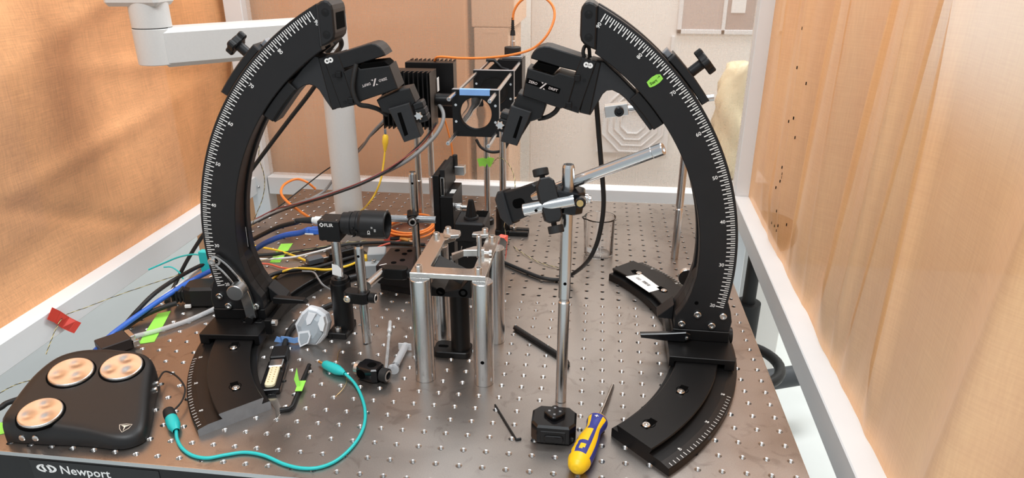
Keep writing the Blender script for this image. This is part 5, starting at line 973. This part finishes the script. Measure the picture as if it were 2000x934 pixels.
oc_ = thing('fibre_coil', ctr, 'coil of orange fibre cable lying behind the sample stage', 'cable coil'); MB().tube(coil, .0022, 8).build('coiled_cable', orange, oc_)
MB().box(Fr((-0.2016,0.5846,0.01), (1, .3, 0)), (-.006, .006), (-.004, .004), (-.008, .006), .001).build('red_tie', salmon, oc_)
cable('fibre_cable', 'orange fibre arching up behind the left arc', [(-0.3496,0.6001,0.03), (-0.3842,0.6196,0.04), (-0.426,0.657,0.045), (-0.4603,0.7068,0.045), (-0.4761,0.7595,0.045), (-0.467,0.7968,0.045), (-0.4443,0.797,0.04), (-0.4307,0.8094,0.02)], .0027, orange)
cable('usb_cable', 'thick blue cable from the small camera past the left arc to the controller', [(-.204, .256, .154), (-0.2228,0.27,0.1433), (-0.2558,0.29,0.1296), (-0.2952,0.31,0.1081), (-0.33,0.325,0.0849), (-0.3746,0.34,0.0603), (-0.4132,0.345,0.0391), (-0.4451,0.34,0.0226), (-0.4496,0.292,0.025), (-0.4639,0.2542,0.018), (-0.4749,0.2207,0.012), (-0.4831,0.1912,0.006), (-0.48,0.1559,0.004)], .0040, bluec, n=10)
cable('camera_cable', 'black cable from the camera connector running left behind the arc', [(-.218, .256, .167), (-0.2245,0.27,0.1591), (-0.2616,0.29,0.1426), (-0.2971,0.31,0.1218), (-0.33,0.33,0.1012), (-0.3838,0.36,0.0685), (-0.4169,0.36,0.0507), (-0.4483,0.35,0.0365), (-0.4805,0.34,0.0187), (-0.4667,0.275,0.03), (-0.4733,0.2446,0.02), (-0.4815,0.2355,0.01), (-0.4798,0.2087,0.006)], .0034, rubber)
cable('manipulator_cable', 'black cable running from the left micromanipulator down behind the left arc', [(-0.1694,0.3,0.3822), (-0.1603,0.31,0.3951), (-0.1575,0.32,0.3978), (-0.1608,0.33,0.3876), (-0.1836,0.36,0.37), (-0.2369,0.4,0.3163), (-0.2923,0.42,0.2609), (-0.3572,0.43,0.1908), (-0.4108,0.43,0.1281), (-0.4601,0.42,0.0708), (-0.4955,0.41,0.0219), (-0.5142,0.39,-0.0174), (-0.4594,0.2893,0.01)], .0033, rubber)
cable('cable_loop', 'flat black cable loop on the left micromanipulator', [(-0.111,0.243,0.378), (-0.1136,0.24,0.3664), (-0.1162,0.238,0.3514), (-0.1147,0.238,0.3392), (-0.1104,0.24,0.3302), (-0.1004,0.248,0.3263), (-0.0923,0.258,0.3206), (-0.0867,0.27,0.3117)], .0030, rubber)
cable('cable_loop', 'short black cable loop under the right micromanipulator', [(0.1317,0.262,0.3305), (0.1275,0.262,0.323), (0.1181,0.265,0.3158), (0.1064,0.27,0.3118)], .0030, rubber)
cable('cable_loop', 'short black cable loop above the right micromanipulator', [(0.1595,0.262,0.3877), (0.1581,0.262,0.3947), (0.1601,0.265,0.4002), (0.1643,0.268,0.3981), (0.166,0.27,0.3868)], .0022, rubber)
cable('manipulator_cable', 'black cable hanging from the right micromanipulator onto the table', [(0.1736,0.28,0.3503), (0.1774,0.29,0.3202), (0.1827,0.3,0.2754), (0.1881,0.31,0.2315), (0.1922,0.32,0.1924), (0.1918,0.33,0.1589), (0.1865,0.345,0.1176), (0.1746,0.36,0.082), (0.1538,0.448,0.02), (0.1315,0.4513,0.005), (0.1017,0.4555,0.004), (0.0695,0.4774,0.004), (0.0305,0.5082,0.004), (-0.0004,0.5329,0.004)], .0032, rubber)
cable('cable_loop', 'black cable loop hanging under the front cage plate', [(-0.0418,0.66,0.1822), (-0.0324,0.66,0.1669), (-0.0133,0.66,0.1588), (0.0079,0.66,0.1634), (0.0194,0.66,0.1803)], .0028, rubber)
cable('lamp_cable', 'grey cable sagging from the front heat sink to the left arc', [(-0.1364,0.73,0.249), (-0.1109,0.7,0.2195), (-0.1165,0.68,0.1915), (-0.1417,0.66,0.1633), (-0.1752,0.64,0.139), (-0.2179,0.62,0.1196), (-0.26,0.6,0.1024), (-0.3154,0.6,0.083), (-0.3676,0.6,0.0655), (-0.4348,0.6435,0.03), (-0.4801,0.6362,0.01), (-0.4955,0.5927,0.01)], .0038, grey)
cable('lamp_cable', 'thin black wire sagging beside the grey lamp cable', [(-0.1256,0.7,0.2014), (-0.1414,0.67,0.1785), (-0.1672,0.65,0.1533), (-0.1996,0.62,0.1292), (-0.2503,0.59,0.107), (-0.3074,0.58,0.0862), (-0.3692,0.58,0.0654), (-0.4546,0.6418,0.02), (-0.4822,0.608,0.01)], .0016, rubber)
cable('lamp_cable', 'thin red wire sagging beside the grey lamp cable', [(-0.1257,0.7,0.1974), (-0.1437,0.67,0.1705), (-0.1685,0.64,0.1521), (-0.2079,0.615,0.1284), (-0.25,0.59,0.111), (-0.3069,0.58,0.0902), (-0.3635,0.58,0.0707), (-0.4467,0.651,0.03), (-0.4902,0.635,0.01)], .0013, mat('dark_red_jacket', (.22, .045, .04), .5))
cable('lamp_cable', 'grey twin wire from the front heat sink down behind the column', [(-0.2249,0.69,0.2058), (-0.2626,0.72,0.1703), (-0.3005,0.76,0.1293), (-0.3584,0.8,0.077), (-0.3846,0.8,0.0449), (-0.4061,0.7947,0.02), (-0.4301,0.7594,0.01)], .0028, grey)
cable('lamp_cable', 'thin black wire crossing behind the white column', [(-0.2264,0.7,0.1985), (-0.2883,0.76,0.1458), (-0.3329,0.8,0.1063), (-0.3935,0.8,0.07), (-0.435,0.78,0.04), (-0.4472,0.7002,0.03), (-0.4749,0.6255,0.01)], .0014, rubber)
cable('test_lead', 'yellow test lead dropping from the alligator clip to the table', [(-0.2192,0.665,0.1534), (-0.2225,0.66,0.1285), (-0.2266,0.65,0.1008), (-0.2355,0.64,0.0769), (-0.2503,0.63,0.0548), (-0.2876,0.6771,0.02), (-0.3193,0.6735,0.01)], .0019, yellow)
cable('jumper_lead', 'teal lead curving across the front of the table', [(-0.2758,0.0127,0.005), (-0.2683,0.0015,0.002), (-0.254,-0.0122,0.002), (-0.2366,-0.0217,0.002), (-0.2186,-0.0236,0.002), (-0.2021,-0.0166,0.002), (-0.1832,-0.0102,0.002), (-0.1607,-0.0123,0.002), (-0.133,-0.0226,0.002), (-0.1117,-0.0262,0.002), (-0.0937,-0.0225,0.002), (-0.0792,-0.0088,0.002), (-0.0701,0.0173,0.002), (-0.0694,0.0467,0.002), (-0.0776,0.0771,0.002), (-0.0923,0.106,0.002), (-0.1085,0.1286,0.003), (-0.1251,0.1426,0.006)], .0019, teal)
cable('controller_lead', 'thin black lead from the hand controller to the teal plug', [(-.344, .088, .014), (-0.3514,0.1132,0.01), (-0.3286,0.1027,0.012), (-0.305,0.0814,0.012), (-0.2959,0.0612,0.01), (-0.2941,0.0444,0.01), (-0.2992,0.0384,0.0075)], .0011, rubber)
cable('ribbon_cable', 'flat black cable from the multi-pin plug past the headlamp', [(-0.2219,0.1727,0.007), (-0.2321,0.2017,0.006), (-0.2417,0.2398,0.005), (-0.2389,0.2763,0.004), (-0.226,0.3032,0.004), (-0.2117,0.3246,0.004)], .0036, rubber)
cable('clear_tube', 'clear plastic tube lying across the green tape', [(-0.3758,0.2869,0.008), (-0.3882,0.2717,0.005), (-0.403,0.2484,0.004), (-0.4234,0.2235,0.004), (-0.4428,0.2052,0.004), (-0.4554,0.1952,0.004)], .0035, fros)
cable('signal_wire', 'yellow wire lying across the green tape behind the left arc', [(-0.4355,0.5139,0.01), (-0.4118,0.5143,0.006), (-0.378,0.5045,0.006), (-0.337,0.4868,0.004), (-0.2965,0.4613,0.004)], .0020, yellow, group='signal wires')
cable('signal_wire', 'yellow wire curving in front of the usb plug', [(-0.3443,0.3641,0.006), (-0.3389,0.3893,0.005), (-0.3161,0.3834,0.024), (-0.2992,0.3949,0.026), (-0.2743,0.398,0.026), (-0.2439,0.3978,0.026), (-0.218,0.4212,0.024), (-0.207,0.4783,0.014), (-0.198,0.536,0.004)], .0020, yellow, group='signal wires')
cable('signal_wire', 'white wire running from the left arc to the usb plug', [(-0.4132,0.4641,0.006), (-0.3769,0.4708,0.005), (-0.3394,0.482,0.006), (-0.313,0.4988,0.008), (-0.2946,0.5241,0.006), (-0.2877,0.5439,0.004)], .0019, whitec, group='signal wires')
cable('signal_wire', 'red wire behind the left arc foot', [(-0.3936,0.4471,0.006), (-0.3729,0.4519,0.004), (-0.3446,0.4406,0.004), (-0.3204,0.4374,0.004)], .0017, redc, group='signal wires')
cable('signal_wire', 'orange-red wire passing behind the camera post', [(-0.2913,0.4492,0.006), (-0.2644,0.4695,0.006), (-0.2328,0.4842,0.005), (-0.2191,0.5127,0.004), (-0.2036,0.5543,0.004), (-0.1694,0.588,0.004)], .0017, redc, group='signal wires')
cable('power_cable', 'thick black cable lying across the table behind the left arc', [(-0.4266,0.4757,0.006), (-0.3869,0.4919,0.004), (-0.3389,0.5139,0.004), (-0.2906,0.5387,0.004), (-0.2488,0.5584,0.004), (-0.1938,0.5701,0.004), (-0.1254,0.5688,0.004)], .0034, rubber)
cable('power_cable', 'black cable over the rear half of the left track', [(-0.3352,0.3507,0.024), (-0.3226,0.3787,0.024), (-0.2954,0.3957,0.024), (-0.2651,0.4072,0.025), (-0.2432,0.4303,0.025), (-0.2174,0.47,0.02), (-0.1926,0.5046,0.01)], .0034, rubber)
cable('power_cable', 'grey cord draped over the left track behind the camera holder', [(-0.2828,0.3871,0.026), (-0.2651,0.3897,0.024), (-0.2476,0.3671,0.024), (-0.2353,0.3526,0.022), (-0.2252,0.3559,0.012)], .0016, grey)
cable('power_cable', 'black cord from the power plug running left off the table', [(-0.4344,0.2777,0.016), (-0.4485,0.2667,0.014), (-0.4649,0.253,0.01), (-0.4759,0.2343,0.006), (-0.4783,0.2063,0.005), (-0.4766,0.1786,0.005)], .0040, rubber)
cable('signal_wire', 'cream wire beside the blue cable left of the arc', [(-0.434,0.36,0.0372), (-0.4603,0.35,0.0196), (-0.4594,0.3001,0.022), (-0.4734,0.28,0.014), (-0.4814,0.251,0.01), (-0.4866,0.2299,0.006)], .0016, whitec, group='signal wires')
cable('signal_wire', 'yellow wire end under the blue cable', [(-0.4748,0.2789,0.004), (-0.4832,0.2636,0.003), (-0.4869,0.2492,0.002), (-0.4845,0.2373,0.002)], .0014, yellow, group='signal wires')
cable('teal_wire', 'two teal wires reaching left from the terminal block', [(-0.4272,0.36,0.0555), (-0.4523,0.37,0.0542), (-0.4868,0.38,0.0433), (-0.5163,0.38,0.0306), (-0.5387,0.37,0.022)], .0014, teal)
cable('teal_wire', 'short teal wire curling under the terminal block', [(-0.5141,0.375,0.0257), (-0.5006,0.375,0.0264), (-0.4889,0.375,0.0179), (-0.4841,0.375,0.006)], .0012, teal)
cable('controller_cable', 'black cable leaving the hand controller to the left', [(-.466, .055, .012), (-0.4958,0.0314,0.01), (-0.4983,0.0192,0.01), (-0.5077,0.0007,0.01)], .0034, rubber)
# twisted pairs
def pair(label, pts):
    sp = spline(pts, 10); t = thing('twisted_pair', sp[0], label, 'wire', 'thin twisted wire pairs')
    for ph, m, nm in ((0, mat('dull_yellow_wire', (.62, .55, .25), .5), 'yellow_strand'), (math.pi, rubber, 'black_strand')):
        q = []
        for i, p in enumerate(sp): tv = (sp[min(i+1, len(sp)-1)] - sp[max(i-1, 0)]).normalized(); x, y = perp(tv); q.append(p + (x*math.cos(i*1.15+ph) + y*math.sin(i*1.15+ph))*.0004)
        MB().tube(q, .00045, 5).build(nm, m, t)
pair('twisted pair taped to the left rail by the red tape', [(-0.5748,0.1748,-0.02), (-0.6,0.2146,-0.0233), (-0.612,0.2442,-0.017), (-0.6185,0.2708,-0.0137), (-0.6,0.2948,-0.0111), (-0.585,0.3459,-0.0156), (-0.5273,0.36,0.0033), (-0.4861,0.37,0.0167), (-0.4377,0.37,0.0387)])
pair('twisted pair hanging down beside the back left corner post', [(-0.3845,0.5,0.2006), (-0.3879,0.5,0.1782), (-0.3891,0.51,0.1525), (-0.395,0.52,0.1259), (-0.4093,0.53,0.0932), (-0.431,0.54,0.0591), (-0.4758,0.5952,0.01)])
pair('twisted pair crossing the table behind the black cable', [(-0.3919,0.4449,0.01), (-0.3542,0.4846,0.01), (-0.3181,0.5119,0.01), (-0.2827,0.5447,0.008), (-0.2377,0.5698,0.006)])
pair('twisted pair trailing across the table from the probe holder', [(0.0705,0.25,0.1873), (0.059,0.3,0.1566), (0.0258,0.5928,0.01), (0.0456,0.5708,0.003), (0.0721,0.5397,0.002), (0.0967,0.5165,0.002), (0.126,0.5031,0.002)])
pair('twisted pair arching over from the green tape to the probe holder', [(-0.0146,0.68,0.1302), (-0.0018,0.66,0.1474), (0.0161,0.62,0.1564), (0.037,0.55,0.1627), (0.0551,0.45,0.175), (0.0738,0.3,0.2074)])
pair('twisted pair lying beside the hand controller', [(-0.5469,0.1152,-0.02), (-0.5734,0.1147,-0.03), (-0.5931,0.108,-0.04), (-0.6072,0.0952,-0.05)])
